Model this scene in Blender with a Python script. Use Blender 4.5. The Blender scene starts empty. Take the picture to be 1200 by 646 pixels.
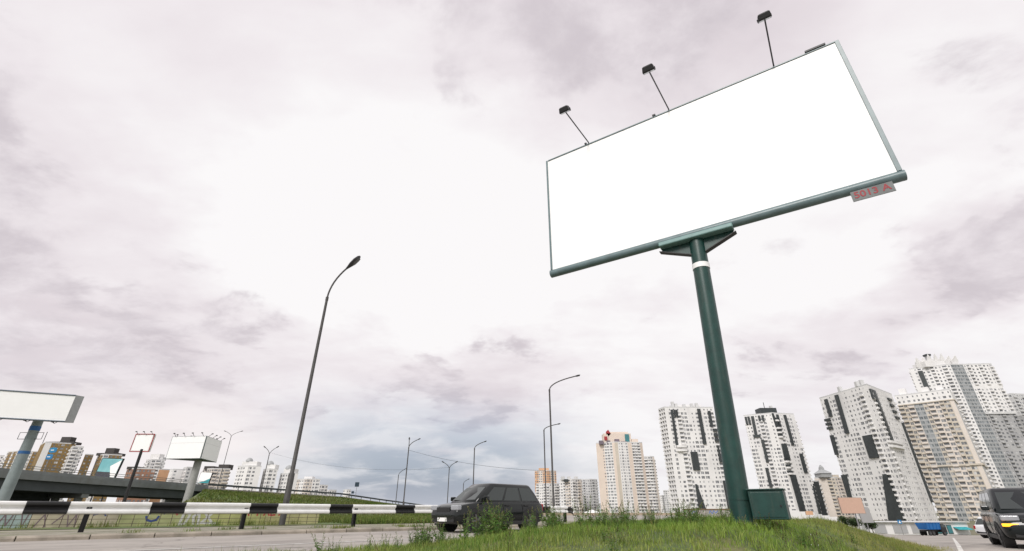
import bpy, math, random
import numpy as np
from mathutils import Vector, Matrix
R = math.radians
random.seed(7)
rng = np.random.default_rng(11)
scene = bpy.context.scene
COL = scene.collection

# ------------------------------------------------------------------ camera
cam_d = bpy.data.cameras.new('camera')
cam_d.sensor_width = 36.0
cam_d.lens = 36.0 * 540.0 / 1200.0
cam_d.clip_start = 0.05
cam_d.clip_end = 12000.0
cam = bpy.data.objects.new('camera', cam_d)
COL.objects.link(cam)
cam.location = (0, 0, 0.6)
cam.rotation_euler = (R(90 + 27.156), 0, 0)
scene.camera = cam

# ------------------------------------------------------------------ exposure
vs = scene.view_settings
vs.view_transform = 'Standard'
vs.look = 'None'
vs.gamma = 1.0
vs.exposure = 0.75
vs.use_curve_mapping = False
scene.cycles.use_denoising = True
scene.cycles.max_bounces = 6
scene.cycles.sample_clamp_indirect = 4.0

# ------------------------------------------------------------------ light
SUN_DIR = Vector((-0.34, -0.68, 0.65)).normalized()      # towards the sun
sd = bpy.data.lights.new('sun', 'SUN')
sd.energy = 1.5
sd.angle = R(22)
sd.color = (1.0, 0.965, 0.93)
sun = bpy.data.objects.new('sun', sd)
COL.objects.link(sun)
sun.rotation_euler = SUN_DIR.to_track_quat('Z', 'Y').to_euler()
sun.location = (0, 0, 60)

# ------------------------------------------------------------------ sky: clear Nishita sky under a broken overcast
world = bpy.data.worlds.new('World')
scene.world = world
world.use_nodes = True
wt = world.node_tree
wt.nodes.clear()


def wn(t, **k):
    n = wt.nodes.new(t)
    for a, b in k.items():
        setattr(n, a, b)
    return n


def wl(a, b):
    wt.links.new(a, b)


def wmath(op, a, b=None, c=None, clamp=False):
    n = wn('ShaderNodeMath', operation=op, use_clamp=clamp)
    for i, v in enumerate((a, b, c)):
        if v is None:
            continue
        if isinstance(v, (int, float)):
            n.inputs[i].default_value = v
        else:
            wl(v, n.inputs[i])
    return n.outputs[0]


def wvec(op, a, b=None):
    n = wn('ShaderNodeVectorMath', operation=op)
    for i, v in enumerate((a, b)):
        if v is None:
            continue
        if isinstance(v, tuple):
            n.inputs[i].default_value = v
        else:
            wl(v, n.inputs[i])
    return n


def wmix(f, a, b):
    n = wn('ShaderNodeMix', data_type='RGBA')
    for i, v in ((0, f), (6, a), (7, b)):
        if isinstance(v, (int, float)):
            n.inputs[i].default_value = v
        elif isinstance(v, tuple):
            n.inputs[i].default_value = (*v, 1)
        else:
            wl(v, n.inputs[i])
    return n.outputs[2]


def wrange(v, a, b, c=0.0, d=1.0):
    n = wn('ShaderNodeMapRange', interpolation_type='SMOOTHSTEP')
    wl(v, n.inputs[0])
    for i, q in enumerate((a, b, c, d)):
        n.inputs[i + 1].default_value = q
    return n.outputs[0]


def wnoise(vec, scale, detail=6, rough=0.55, dist=0.0):
    n = wn('ShaderNodeTexNoise')
    wl(vec, n.inputs['Vector'])
    n.inputs['Scale'].default_value = scale
    n.inputs['Detail'].default_value = detail
    n.inputs['Roughness'].default_value = rough
    n.inputs['Distortion'].default_value = dist
    return n


tc = wn('ShaderNodeTexCoord').outputs['Generated']
sep = wn('ShaderNodeSeparateXYZ')
wl(tc, sep.inputs[0])
zc = wmath('MAXIMUM', sep.outputs[2], 0.0)
den = wmath('ADD', zc, 0.22)
comb = wn('ShaderNodeCombineXYZ')
wl(wmath('DIVIDE', sep.outputs[0], den), comb.inputs[0])
wl(wmath('DIVIDE', sep.outputs[1], den), comb.inputs[1])
plane = comb.outputs[0]
n1 = wnoise(wvec('MULTIPLY', plane, (0.9, 1.25, 1)).outputs[0], 1.05, 7, 0.56, 0.35)
n2 = wnoise(wvec('MULTIPLY', plane, (1.0, 2.0, 1)).outputs[0], 3.1, 6, 0.55, 0.2)
n3 = wnoise(wvec('MULTIPLY', plane, (1.2, 0.9, 1)).outputs[0], 0.45, 4, 0.5)
# a warped direction for the larger banks of cloud
warp = wvec('SUBTRACT', wnoise(plane, 1.9, 5, 0.6).outputs['Color'], (0.5, 0.5, 0.5))
warp2 = wvec('MULTIPLY', warp.outputs[0], (0.5, 0.5, 0.32))
wdir = wvec('MULTIPLY', wvec('ADD', tc, warp2.outputs[0]).outputs[0], (1, 1, 2.0))
BANKS = [  # direction of the bank, inner and outer size, weight
    ((-0.06, 0.56, 0.83), 0.2, 0.85, 0.95), ((-0.50, 0.52, 0.69), 0.05, 0.40, 0.28), ((0.30, 0.40, 0.87), 0.1, 0.6, 0.35),
    ((0.74, 0.57, 0.36), 0.06, 0.32, 1.05),
    ((0.62, 0.73, 0.29), 0.02, 0.28, 0.50), ((0.25, 0.89, 0.38), 0.02, 0.24, 0.48),
    ((-0.05, 0.96, 0.27), 0.04, 0.28, 0.75), ((-0.16, 0.96, 0.20), 0.02, 0.26, 0.45),
    ((-0.72, 0.62, 0.28), 0.12, 0.55, 0.66), ((-0.66, 0.72, 0.21), 0.04, 0.34, 0.46),
    ((-0.40, 0.87, 0.28), 0.03, 0.28, 0.55), ((0.45, 0.84, 0.22), 0.0, 0.32, 0.35),
    ((-0.76, 0.48, 0.45), 0.05, 0.45, 0.35), ((-0.66, 0.48, 0.58), 0.05, 0.5, 0.34), ((0.58, 0.46, 0.67), 0.1, 0.6, 0.42)]
cover = None
for c, r0, r1, wgt in BANKS:
    v = Vector(c).normalized()
    dn = wvec('DISTANCE', wdir.outputs[0], (v.x, v.y, v.z * 2.0))
    m = wrange(dn.outputs['Value'], r0, r1, wgt, 0.0)
    cover = m if cover is None else wmath('ADD', cover, m)
# thin, bright cloud
for c, r0, r1, wgt in (((-0.20, 0.76, 0.60), 0.15, 0.80, 0.85), ((-0.45, 0.85, 0.27), 0.0, 0.22, 0.2)):
    v = Vector(c).normalized()
    dn = wvec('DISTANCE', wdir.outputs[0], (v.x, v.y, v.z * 2.0))
    cover = wmath('SUBTRACT', cover, wrange(dn.outputs['Value'], r0, r1, wgt, 0.0))
dark = wmath('ADD', wmath('MULTIPLY', cover, 0.50), wmath('MULTIPLY_ADD', n1.outputs[0], 0.9, -0.43))
dark = wmath('ADD', dark, wmath('MULTIPLY_ADD', n2.outputs[0], 0.45, -0.225))
dark = wmath('ADD', dark, wmath('MULTIPLY_ADD', n3.outputs[0], 0.5, -0.25))
cl = wn('ShaderNodeValToRGB')
wl(dark, cl.inputs[0])
el = cl.color_ramp.elements
K = 0.595
el[0].position, el[0].color = 0.0, (0.965 * K, 0.945 * K, 0.952 * K, 1)
el[1].position, el[1].color = 1.0, (0.60 * K, 0.555 * K, 0.60 * K, 1)
e = el.new(0.25); e.color = (0.87 * K, 0.82 * K, 0.845 * K, 1)
e = el.new(0.55); e.color = (0.76 * K, 0.695 * K, 0.73 * K, 1)
# broken lower cloud with firmer edges
pl2 = wn('ShaderNodeCombineXYZ')
den2 = wmath('ADD', zc, 0.26)
wl(wmath('DIVIDE', sep.outputs[0], den2), pl2.inputs[0])
wl(wmath('DIVIDE', sep.outputs[1], den2), pl2.inputs[1])
nb = wnoise(wvec('MULTIPLY', pl2.outputs[0], (1.0, 1.25, 1)).outputs[0], 2.3, 10, 0.58, 0.3)
nb2 = wnoise(wvec('ADD', wvec('MULTIPLY', pl2.outputs[0], (1.0, 1.25, 1)).outputs[0], (0.10, 0.16, 0.3)).outputs[0], 3.4, 8, 0.6, 0.2)
val = wmath('ADD', nb.outputs[0], wmath('MULTIPLY', cover, 0.26))
alpha = wmath('MULTIPLY', wrange(val, 0.625, 0.735), wrange(cover, -0.35, 0.35, 0.12, 0.85))
cum = wmix(wrange(nb2.outputs[0], 0.38, 0.66), (0.62 * K, 0.565 * K, 0.605 * K), (0.86 * K, 0.805 * K, 0.835 * K))
cloudc = wmix(alpha, cl.outputs[0], cum)
sky = wn('ShaderNodeTexSky', sky_type='NISHITA')
sky.sun_disc = False
sky.sun_elevation = math.asin(SUN_DIR.z)
sky.sun_rotation = math.atan2(SUN_DIR.x, SUN_DIR.y)
sky.air_density = 1.3
sky.dust_density = 2.5
skyc = wvec('SCALE', sky.outputs[0])
skyc.inputs['Scale'].default_value = 0.085
# bluish distant rain cloud and clear strips near the horizon, seen through the haze
low = wrange(sep.outputs[2], 0.06, 0.27, 1.0, 0.0)
dnb = wvec('DISTANCE', wvec('ADD', tc, wvec('MULTIPLY', warp.outputs[0], (0.2, 0.2, 0.06)).outputs[0]).outputs[0], (-0.16, 0.98, 0.085))
bl = wrange(dnb.outputs['Value'], 0.08, 0.42, 1.0, 0.10)
bluef = wmath('MULTIPLY', wmath('MULTIPLY', low, bl), wrange(nb.outputs[0], 0.34, 0.56, 0.55, 1.0), clamp=True)
bluec = wmix(0.2, (0.37 * K, 0.42 * K, 0.54 * K), skyc.outputs[0])
colr = wmix(bluef, cloudc, bluec)
haz = wrange(sep.outputs[2], -0.005, 0.05, 0.40, 0.0)
colr = wmix(haz, colr, (0.78 * K, 0.78 * K, 0.81 * K))
# warm break in the cloud low on the left
dng = wvec('DISTANCE', wvec('MULTIPLY', wvec('ADD', tc, wvec('MULTIPLY', warp.outputs[0], (0.15, 0.15, 0.05)).outputs[0]).outputs[0], (1, 1, 3.2)).outputs[0], (-0.60, 0.79, 0.36))
colr = wmix(wrange(dng.outputs['Value'], 0.06, 0.34, 0.72, 0.0), colr, (0.95 * K, 0.885 * K, 0.875 * K))
bg = wn('ShaderNodeBackground')
wl(colr, bg.inputs[0])
bg.inputs[1].default_value = 1.0
wo = wn('ShaderNodeOutputWorld')
wl(bg.outputs[0], wo.inputs[0])

# ------------------------------------------------------------------ materials
MATS = {}


def pm(name, base, rough=0.6, var=0.18, scale=3.0, bump=0.0, bscale=None, metal=0.0, second=None, s2=0.5, spec=0.5, grime=0.0, world_co=False):
    """procedural paint / stone / metal: base colour broken up by two noises, optional second tone and fine relief"""
    if name in MATS:
        return MATS[name]
    m = bpy.data.materials.new(name)
    m.use_nodes = True
    t = m.node_tree
    b = t.nodes['Principled BSDF']
    N, L = t.nodes.new, t.links.new
    co = N('ShaderNodeTexCoord').outputs['Object']
    if world_co:
        g = N('ShaderNodeNewGeometry')
        co = g.outputs['Position']
    a = N('ShaderNodeTexNoise'); L(co, a.inputs['Vector'])
    a.inputs['Scale'].default_value = scale; a.inputs['Detail'].default_value = 8; a.inputs['Roughness'].default_value = 0.62
    r = N('ShaderNodeMapRange'); L(a.outputs[0], r.inputs[0])
    r.inputs[1].default_value = 0.3; r.inputs[2].default_value = 0.7
    r.inputs[3].default_value = 1 - var; r.inputs[4].default_value = 1 + var
    mx = N('ShaderNodeMix'); mx.data_type = 'RGBA'
    mx.inputs[6].default_value = (*base, 1)
    mx.inputs[7].default_value = (*(second or base), 1)
    c = N('ShaderNodeTexNoise'); L(co, c.inputs['Vector'])
    c.inputs['Scale'].default_value = scale * s2; c.inputs['Detail'].default_value = 5
    r2 = N('ShaderNodeMapRange'); L(c.outputs[0], r2.inputs[0])
    r2.inputs[1].default_value = 0.45; r2.inputs[2].default_value = 0.65
    L(r2.outputs[0], mx.inputs[0])
    sc = N('ShaderNodeVectorMath'); sc.operation = 'SCALE'
    L(mx.outputs[2], sc.inputs[0]); L(r.outputs[0], sc.inputs['Scale'])
    out = sc.outputs[0]
    if grime:
        st = N('ShaderNodeVectorMath'); st.operation = 'MULTIPLY'
        L(co, st.inputs[0]); st.inputs[1].default_value = (1, 1, 0.12)
        gn = N('ShaderNodeTexNoise'); L(st.outputs[0], gn.inputs['Vector'])
        gn.inputs['Scale'].default_value = scale * 2.2; gn.inputs['Detail'].default_value = 6
        gr = N('ShaderNodeMapRange'); L(gn.outputs[0], gr.inputs[0])
        gr.inputs[1].default_value = 0.52; gr.inputs[2].default_value = 0.75; gr.inputs[4].default_value = grime
        gm = N('ShaderNodeMix'); gm.data_type = 'RGBA'
        L(gr.outputs[0], gm.inputs[0]); L(out, gm.inputs[6]); gm.inputs[7].default_value = (0.12, 0.105, 0.085, 1)
        out = gm.outputs[2]
    L(out, b.inputs['Base Color'])
    b.inputs['Roughness'].default_value = rough
    b.inputs['Metallic'].default_value = metal
    b.inputs['Specular IOR Level'].default_value = spec
    if bump:
        d = N('ShaderNodeTexNoise'); L(co, d.inputs['Vector'])
        d.inputs['Scale'].default_value = bscale or scale * 8; d.inputs['Detail'].default_value = 6
        bp = N('ShaderNodeBump'); bp.inputs['Strength'].default_value = bump; bp.inputs['Distance'].default_value = 0.02
        L(d.outputs[0], bp.inputs['Height']); L(bp.outputs[0], b.inputs['Normal'])
    MATS[name] = m
    return m


def glass_mat(name, dark, light, share):
    """far window panes: each pane island takes its own tone (dark room, curtain, blind)"""
    m = bpy.data.materials.new(name); m.use_nodes = True
    t = m.node_tree; b = t.nodes['Principled BSDF']
    g = t.nodes.new('ShaderNodeNewGeometry')
    cr = t.nodes.new('ShaderNodeValToRGB')
    t.links.new(g.outputs['Random Per Island'], cr.inputs[0])
    cr.color_ramp.elements[0].position = 0.0; cr.color_ramp.elements[0].color = (*dark, 1)
    cr.color_ramp.elements[1].position = 1.0; cr.color_ramp.elements[1].color = (*light, 1)
    e = cr.color_ramp.elements.new(share); e.color = (dark[0] * 1.5, dark[1] * 1.5, dark[2] * 1.5, 1)
    t.links.new(cr.outputs[0], b.inputs['Base Color'])
    b.inputs['Roughness'].default_value = 0.25
    b.inputs['Specular IOR Level'].default_value = 0.35
    MATS[name] = m
    return m


def leaf_mat(name, rough=0.6):
    """blade colour comes from the per-blade colour attribute (green to straw), light passes through a little"""
    m = bpy.data.materials.new(name); m.use_nodes = True
    t = m.node_tree; b = t.nodes['Principled BSDF']
    at = t.nodes.new('ShaderNodeAttribute'); at.attribute_name = 'tint'
    t.links.new(at.outputs['Color'], b.inputs['Base Color'])
    b.inputs['Roughness'].default_value = rough
    b.inputs['Specular IOR Level'].default_value = 0.25
    tr = t.nodes.new('ShaderNodeBsdfTranslucent')
    t.links.new(at.outputs['Color'], tr.inputs[0])
    ms = t.nodes.new('ShaderNodeMixShader'); ms.inputs[0].default_value = 0.3
    t.links.new(b.outputs[0], ms.inputs[1]); t.links.new(tr.outputs[0], ms.inputs[2])
    t.links.new(ms.outputs[0], t.nodes['Material Output'].inputs[0])
    MATS[name] = m
    return m


# ------------------------------------------------------------------ mesh building
class MB:
    def __init__(s):
        s.v, s.f, s.m = [], [], []

    def quad(s, a, b, c, d, mi=0):
        n = len(s.v); s.v += [tuple(a), tuple(b), tuple(c), tuple(d)]
        s.f.append((n, n + 1, n + 2, n + 3)); s.m.append(mi)

    def poly(s, pts, mi=0):
        n = len(s.v); s.v += [tuple(p) for p in pts]
        s.f.append(tuple(range(n, n + len(pts)))); s.m.append(mi)

    def box(s, c, size, mi=0, M=None, rz=0.0):
        hx, hy, hz = size[0] / 2, size[1] / 2, size[2] / 2
        pts = [Vector((x, y, z)) for z in (-hz, hz) for x, y in ((-hx, -hy), (hx, -hy), (hx, hy), (-hx, hy))]
        if rz:
            M = Matrix.Rotation(rz, 3, 'Z')
        if M is not None:
            pts = [M @ p for p in pts]
        n = len(s.v); c = Vector(c)
        s.v += [tuple(p + c) for p in pts]
        for q in ((0, 3, 2, 1), (4, 5, 6, 7), (0, 1, 5, 4), (1, 2, 6, 5), (2, 3, 7, 6), (3, 0, 4, 7)):
            s.f.append(tuple(n + k for k in q)); s.m.append(mi)

    def prism(s, pts, d, mi=0):
        """closed outline (3D points, one plane) pushed by the vector d"""
        d = Vector(d); k = len(pts); n = len(s.v)
        s.v += [tuple(p) for p in pts] + [tuple(Vector(p) + d) for p in pts]
        s.f.append(tuple(reversed(range(n, n + k)))); s.m.append(mi)
        s.f.append(tuple(range(n + k, n + 2 * k))); s.m.append(mi)
        for i in range(k):
            j = (i + 1) % k
            s.f.append((n + i, n + j, n + k + j, n + k + i)); s.m.append(mi)

    def tube(s, path, rad, seg=12, mi=0, cap=True):
        path = [Vector(p) for p in path]
        if isinstance(rad, (int, float)):
            rad = [rad] * len(path)
        n0 = len(s.v); prev = None
        for i, p in enumerate(path):
            d = (path[min(i + 1, len(path) - 1)] - path[max(i - 1, 0)]).normalized()
            if prev is None:
                u = d.orthogonal().normalized()
            else:
                u = (prev - d * prev.dot(d))
                u = u.normalized() if u.length > 1e-6 else d.orthogonal().normalized()
            prev = u; w = d.cross(u)
            for k in range(seg):
                a = 2 * math.pi * k / seg
                s.v.append(tuple(p + (u * math.cos(a) + w * math.sin(a)) * rad[i]))
        for i in range(len(path) - 1):
            for k in range(seg):
                a = n0 + i * seg + k; b = n0 + i * seg + (k + 1) % seg
                s.f.append((a, b, b + seg, a + seg)); s.m.append(mi)
        if cap:
            s.f.append(tuple(reversed(range(n0, n0 + seg)))); s.m.append(mi)
            e0 = n0 + (len(path) - 1) * seg
            s.f.append(tuple(range(e0, e0 + seg))); s.m.append(mi)

    def loft(s, rings, mi=0, caps=True):
        n0 = len(s.v); k = len(rings[0])
        for r in rings:
            s.v += [tuple(p) for p in r]
        for i in range(len(rings) - 1):
            for j in range(k):
                a = n0 + i * k + j; b = n0 + i * k + (j + 1) % k
                s.f.append((a, b, b + k, a + k)); s.m.append(mi)
        if caps:
            s.f.append(tuple(reversed(range(n0, n0 + k)))); s.m.append(mi)
            e0 = n0 + (len(rings) - 1) * k
            s.f.append(tuple(range(e0, e0 + k))); s.m.append(mi)

    def build(s, name, mats, parent=None, smooth=None, bevel=0.0, kind=None, label=None):
        me = bpy.data.meshes.new(name)
        me.from_pydata(s.v, [], s.f)
        if not isinstance(mats, (list, tuple)):
            mats = [mats]
        for m in mats:
            me.materials.append(m)
        if len(mats) > 1:
            me.polygons.foreach_set('material_index', s.m)
        if smooth is not None:
            me.polygons.foreach_set('use_smooth', [True] * len(s.f))
            me.set_sharp_from_angle(angle=R(smooth))
        me.update()
        o = bpy.data.objects.new(name, me)
        COL.objects.link(o)
        if parent is not None:
            o.parent = parent
        if bevel:
            b = o.modifiers.new('bevel', 'BEVEL'); b.width = bevel; b.segments = 2; b.limit_method = 'ANGLE'
        if kind:
            o['kind'] = kind
        if label:
            o['label'] = label
        return o


def tag(o, label, cat, group=None):
    o['label'] = label; o['category'] = cat
    if group:
        o['group'] = group
    return o


def thing(name, label, cat, loc=(0, 0, 0), rz=0.0, group=None):
    o = bpy.data.objects.new(name, None); COL.objects.link(o)
    o.empty_display_size = 0.3
    o.location = loc; o.rotation_euler = (0, 0, rz)
    return tag(o, label, cat, group)


def link_mesh(name, me, parent=None, loc=(0, 0, 0), rot=(0, 0, 0)):
    o = bpy.data.objects.new(name, me); COL.objects.link(o)
    o.parent = parent; o.location = loc; o.rotation_euler = rot
    return o


def text_part(name, body, size, mat, parent, M, extrude=0.002):
    cu = bpy.data.curves.new(name, 'FONT'); cu.body = body; cu.size = size; cu.extrude = extrude
    cu.offset = size * 0.018; cu.align_x = 'CENTER'; cu.align_y = 'CENTER'
    tmp = bpy.data.objects.new(name + '_curve', cu); COL.objects.link(tmp)
    bpy.context.view_layer.update()
    me = bpy.data.meshes.new_from_object(tmp.evaluated_get(bpy.context.evaluated_depsgraph_get()))
    bpy.data.objects.remove(tmp); bpy.data.curves.remove(cu)
    me.materials.clear(); me.materials.append(mat)
    o = bpy.data.objects.new(name, me); COL.objects.link(o)
    o.parent = parent; o.matrix_local = M
    return o


def sstep(a, b, x):
    t = np.clip((x - a) / (b - a), 0, 1)
    return t * t * (3 - 2 * t)


# common materials
WHITE_PAINT = pm('white_paint', (0.82, 0.82, 0.81), 0.5, 0.05, 2.0)
BLACK_PAINT = pm('black_paint', (0.012, 0.012, 0.013), 0.45, 0.3, 6.0)
GREEN_PAINT = pm('billboard_green_paint', (0.007, 0.043, 0.036), 0.38, 0.25, 5.0, bump=0.06, bscale=60, grime=0.22)
GREEN_TUBE = pm('pale_green_paint', (0.125, 0.18, 0.19), 0.35, 0.18, 5.0, grime=0.15)
DARK_METAL = pm('dark_metal', (0.009, 0.009, 0.01), 0.5, 0.3, 8.0)
GALV = pm('galvanised_steel', (0.22, 0.22, 0.225), 0.5, 0.2, 9.0, metal=0.3)
LAMP_GREY = pm('lamp_post_grey', (0.055, 0.052, 0.05), 0.6, 0.22, 6.0)
CONCRETE = pm('concrete', (0.34, 0.32, 0.29), 0.9, 0.22, 2.5, bump=0.3, bscale=30, grime=0.35)
# ------------------------------------------------------------------ the lie of the land
D = (0.738, 0.675); NRM = (0.675, -0.738)            # along the left road, and across it towards the camera
KERB0 = (-11.77, 11.80)                               # a point on the kerb line


def off(x, y):
    return (x - KERB0[0]) * NRM[0] + (y - KERB0[1]) * NRM[1]


def kp(t, o, z=0.0):
    return Vector((KERB0[0] + D[0] * t + NRM[0] * o, KERB0[1] + D[1] * t + NRM[1] * o, z))


def ground_z(x, y):
    x = np.asarray(x, float); y = np.asarray(y, float)
    r = x / np.maximum(y, 6.0)
    w = sstep(0.45, 0.75, r)
    return w * (-0.40 - 0.036 * np.clip(y - 18, 0, 110)) - 1.4 * sstep(105, 160, y) * (1 - w)


def gz(x, y):
    return float(ground_z(x, y))


def mound_z(x, y):
    x = np.asarray(x, float); y = np.asarray(y, float)
    dl = off(x, y) - 7.6
    dr = (0.8 * y - x) / 1.28
    far = 17.5 - y
    a = sstep(-0.3, 3.0, dl) * sstep(-3.6, 2.6, x) * sstep(-0.2, 2.0, dr) * sstep(0, 6.5, far) * (0.42 + 0.58 * sstep(1.0, 7.0, y))
    wob = 0.03 * np.sin(1.7 * x + 0.6 * y) * np.cos(1.3 * y - 0.5 * x) + 0.02 * np.sin(3.9 * x + 2.0) * np.sin(3.1 * y)
    z = 0.425 * a + wob * np.clip(a * 2, 0, 1)
    edge = 1 - sstep(-0.2, 2.2, dr)
    return z - 0.43 * edge - 0.06 * (1 - sstep(-0.6, 0.3, dl)) - 0.12 * (1 - sstep(-0.5, 0.8, far))


def mz(x, y):
    return float(mound_z(x, y))


def grid_obj(name, xs, ys, zf, mat, keep=None, kind='structure'):
    X, Y = np.meshgrid(xs, ys); Z = zf(X, Y)
    nx, ny = len(xs), len(ys)
    me = bpy.data.meshes.new(name)
    idx = np.arange(nx * ny).reshape(ny, nx)
    q = np.stack([idx[:-1, :-1], idx[:-1, 1:], idx[1:, 1:], idx[1:, :-1]], -1).reshape(-1, 4)
    if keep is not None:
        kx = (X[:-1, :-1] + X[1:, 1:]) / 2; ky = (Y[:-1, :-1] + Y[1:, 1:]) / 2
        q = q[keep(kx, ky).reshape(-1)]
    me.from_pydata(np.stack([X, Y, Z], -1).reshape(-1, 3).tolist(), [], q.tolist())
    me.materials.append(mat)
    me.polygons.foreach_set('use_smooth', [True] * len(me.polygons))
    o = bpy.data.objects.new(name, me); COL.objects.link(o)
    if kind:
        o['kind'] = kind
    return o


EARTH = pm('dry_earth', (0.17, 0.145, 0.10), 0.95, 0.3, 0.4, second=(0.09, 0.13, 0.045), s2=0.4, world_co=True)
ASPHALT = pm('worn_asphalt', (0.345, 0.315, 0.285), 0.88, 0.12, 0.9, bump=0.25, bscale=90, second=(0.28, 0.255, 0.235), s2=0.35, world_co=True)
SOIL = pm('grass_soil', (0.07, 0.10, 0.028), 0.95, 0.35, 3.0, bump=0.6, bscale=40, second=(0.12, 0.12, 0.045), s2=0.5, world_co=True)
VERGE = pm('dusty_verge', (0.27, 0.25, 0.20), 0.95, 0.25, 1.6, bump=0.5, bscale=35, second=(0.17, 0.17, 0.10), s2=0.6, world_co=True)
SLOPE = pm('embankment_turf', (0.085, 0.125, 0.035), 0.95, 0.35, 0.6, bump=0.8, bscale=6, second=(0.15, 0.145, 0.06), s2=0.3, world_co=True)

# cracks, tar seams and tyre-polished lanes in the asphalt
t_ = ASPHALT.node_tree; N_, L_n = t_.nodes.new, t_.links.new
bs_ = t_.nodes['Principled BSDF']; src = bs_.inputs['Base Color'].links[0].from_socket
gp = N_('ShaderNodeNewGeometry').outputs['Position']
wz = N_('ShaderNodeTexNoise'); L_n(gp, wz.inputs['Vector']); wz.inputs['Scale'].default_value = 1.1; wz.inputs['Detail'].default_value = 5
wa = N_('ShaderNodeVectorMath'); wa.operation = 'MULTIPLY_ADD'; L_n(wz.outputs['Color'], wa.inputs[0]); wa.inputs[1].default_value = (1.6, 1.6, 0); L_n(gp, wa.inputs[2])
vo_ = N_('ShaderNodeTexVoronoi'); vo_.feature = 'DISTANCE_TO_EDGE'; L_n(wa.outputs[0], vo_.inputs['Vector']); vo_.inputs['Scale'].default_value = 0.23
cr_ = N_('ShaderNodeMapRange'); L_n(vo_.outputs['Distance'], cr_.inputs[0]); cr_.inputs[1].default_value = 0.002; cr_.inputs[2].default_value = 0.012; cr_.inputs[3].default_value = 0.62; cr_.inputs[4].default_value = 1.0
rot = N_('ShaderNodeVectorRotate'); rot.rotation_type = 'Z_AXIS'; L_n(gp, rot.inputs['Vector']); rot.inputs['Angle'].default_value = -math.atan2(D[1], D[0])
st_ = N_('ShaderNodeVectorMath'); st_.operation = 'MULTIPLY'; L_n(rot.outputs[0], st_.inputs[0]); st_.inputs[1].default_value = (0.06, 1.3, 1)
ln_ = N_('ShaderNodeTexNoise'); L_n(st_.outputs[0], ln_.inputs['Vector']); ln_.inputs['Scale'].default_value = 1.0; ln_.inputs['Detail'].default_value = 7
lr_ = N_('ShaderNodeMapRange'); L_n(ln_.outputs[0], lr_.inputs[0]); lr_.inputs[1].default_value = 0.3; lr_.inputs[2].default_value = 0.7; lr_.inputs[3].default_value = 0.8; lr_.inputs[4].default_value = 1.12
mu_ = N_('ShaderNodeMath'); mu_.operation = 'MULTIPLY'; L_n(cr_.outputs[0], mu_.inputs[0]); L_n(lr_.outputs[0], mu_.inputs[1])
sc_ = N_('ShaderNodeVectorMath'); sc_.operation = 'SCALE'; L_n(src, sc_.inputs[0]); L_n(mu_.outputs[0], sc_.inputs['Scale'])
L_n(sc_.outputs[0], bs_.inputs['Base Color'])

far_axis = [-2400, -1200, -600, -300, -160] + list(np.arange(-110, 171, 5.0)) + [200, 260, 360, 600, 1200, 2400]
far_y = [-600, -150, -50, -15] + list(np.arange(-10, 171, 5.0)) + [200, 260, 360, 600, 1200, 2400]
grid_obj('ground', np.array(far_axis, float), np.array(far_y, float), lambda x, y: ground_z(x, y) - 0.12, EARTH)

# carriageway: the whole junction in front of and behind the mound
grid_obj('road', np.arange(-75, 141, 1.5), np.arange(-14, 106, 1.5), ground_z, ASPHALT,
         keep=lambda x, y: (off(x, y) > -0.6) | ((off(x, y) > -60) & (y > 34) & (x > -2)))

# verge behind the kerb, flat and 10 cm higher
mb = MB()
a0, a1 = kp(-70, 0.0, 0.1), kp(31, 0.0, 0.1)
pts = [kp(-70, 0.02, 0.1), kp(20, 0.02, 0.1), kp(24, -0.6, 0.1), kp(25.2, -2.2, 0.1), kp(25.2, -9, 0.1), kp(25, -40, 0.1), kp(-70, -40, 0.1)]
vg = mb
vg.poly(pts); vg.poly([Vector((p.x, p.y, -0.14)) for p in reversed(pts)])
for i in range(len(pts)):
    p, q = pts[i], pts[(i + 1) % len(pts)]
    vg.quad((p.x, p.y, -0.14), (q.x, q.y, -0.14), q, p)
vo = vg.build('roadside_verge', VERGE); vo['kind'] = 'structure'

# kerb stones, each a piece of the kerb
kerb = bpy.data.objects.new('kerb', None); COL.objects.link(kerb); kerb['kind'] = 'structure'
KM = pm('kerb_stone', (0.33, 0.29, 0.24), 0.92, 0.25, 2.2, bump=0.4, bscale=40, second=(0.22, 0.20, 0.16), s2=0.8, world_co=True)
kb = MB()
kb.loft([[(x, -0.09, -0.2), (x, 0.09, -0.2), (x, 0.09, 0.07), (x, 0.055, 0.112), (x, -0.09, 0.116)] for x in (-0.645, 0.645)])
kme = kb.build('kerb_stone_mesh', KM).data
bpy.data.objects.remove(bpy.data.objects['kerb_stone_mesh'])
ang = math.atan2(D[1], D[0])
for i in range(30):
    t = -14.6 + i * 1.315
    link_mesh('kerb_stone', kme, kerb, kp(t, 0.08 + random.uniform(-.012, .012), random.uniform(-.012, .01)),
              (random.uniform(-.02, .02), random.uniform(-.006, .006), ang + math.pi + random.uniform(-.008, .008)))

# painted edge line of the road, on the camera side
mk = MB()
for k in range(34):
    t = -16 + k * 1.6
    x0, x1 = kp(t, 5.25), kp(t + 1.6, 5.25)
    y0, y1 = kp(t, 5.40), kp(t + 1.6, 5.40)
    mk.quad(*[(p.x, p.y, gz(p.x, p.y) + 0.005) for p in (x0, y0, y1, x1)])
LINE = pm('worn_road_paint', (0.62, 0.61, 0.58), 0.8, 0.18, 3.0, second=(0.42, 0.40, 0.37), s2=1.5, world_co=True)
o = mk.build('edge_line', LINE); o['kind'] = 'structure'
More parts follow.
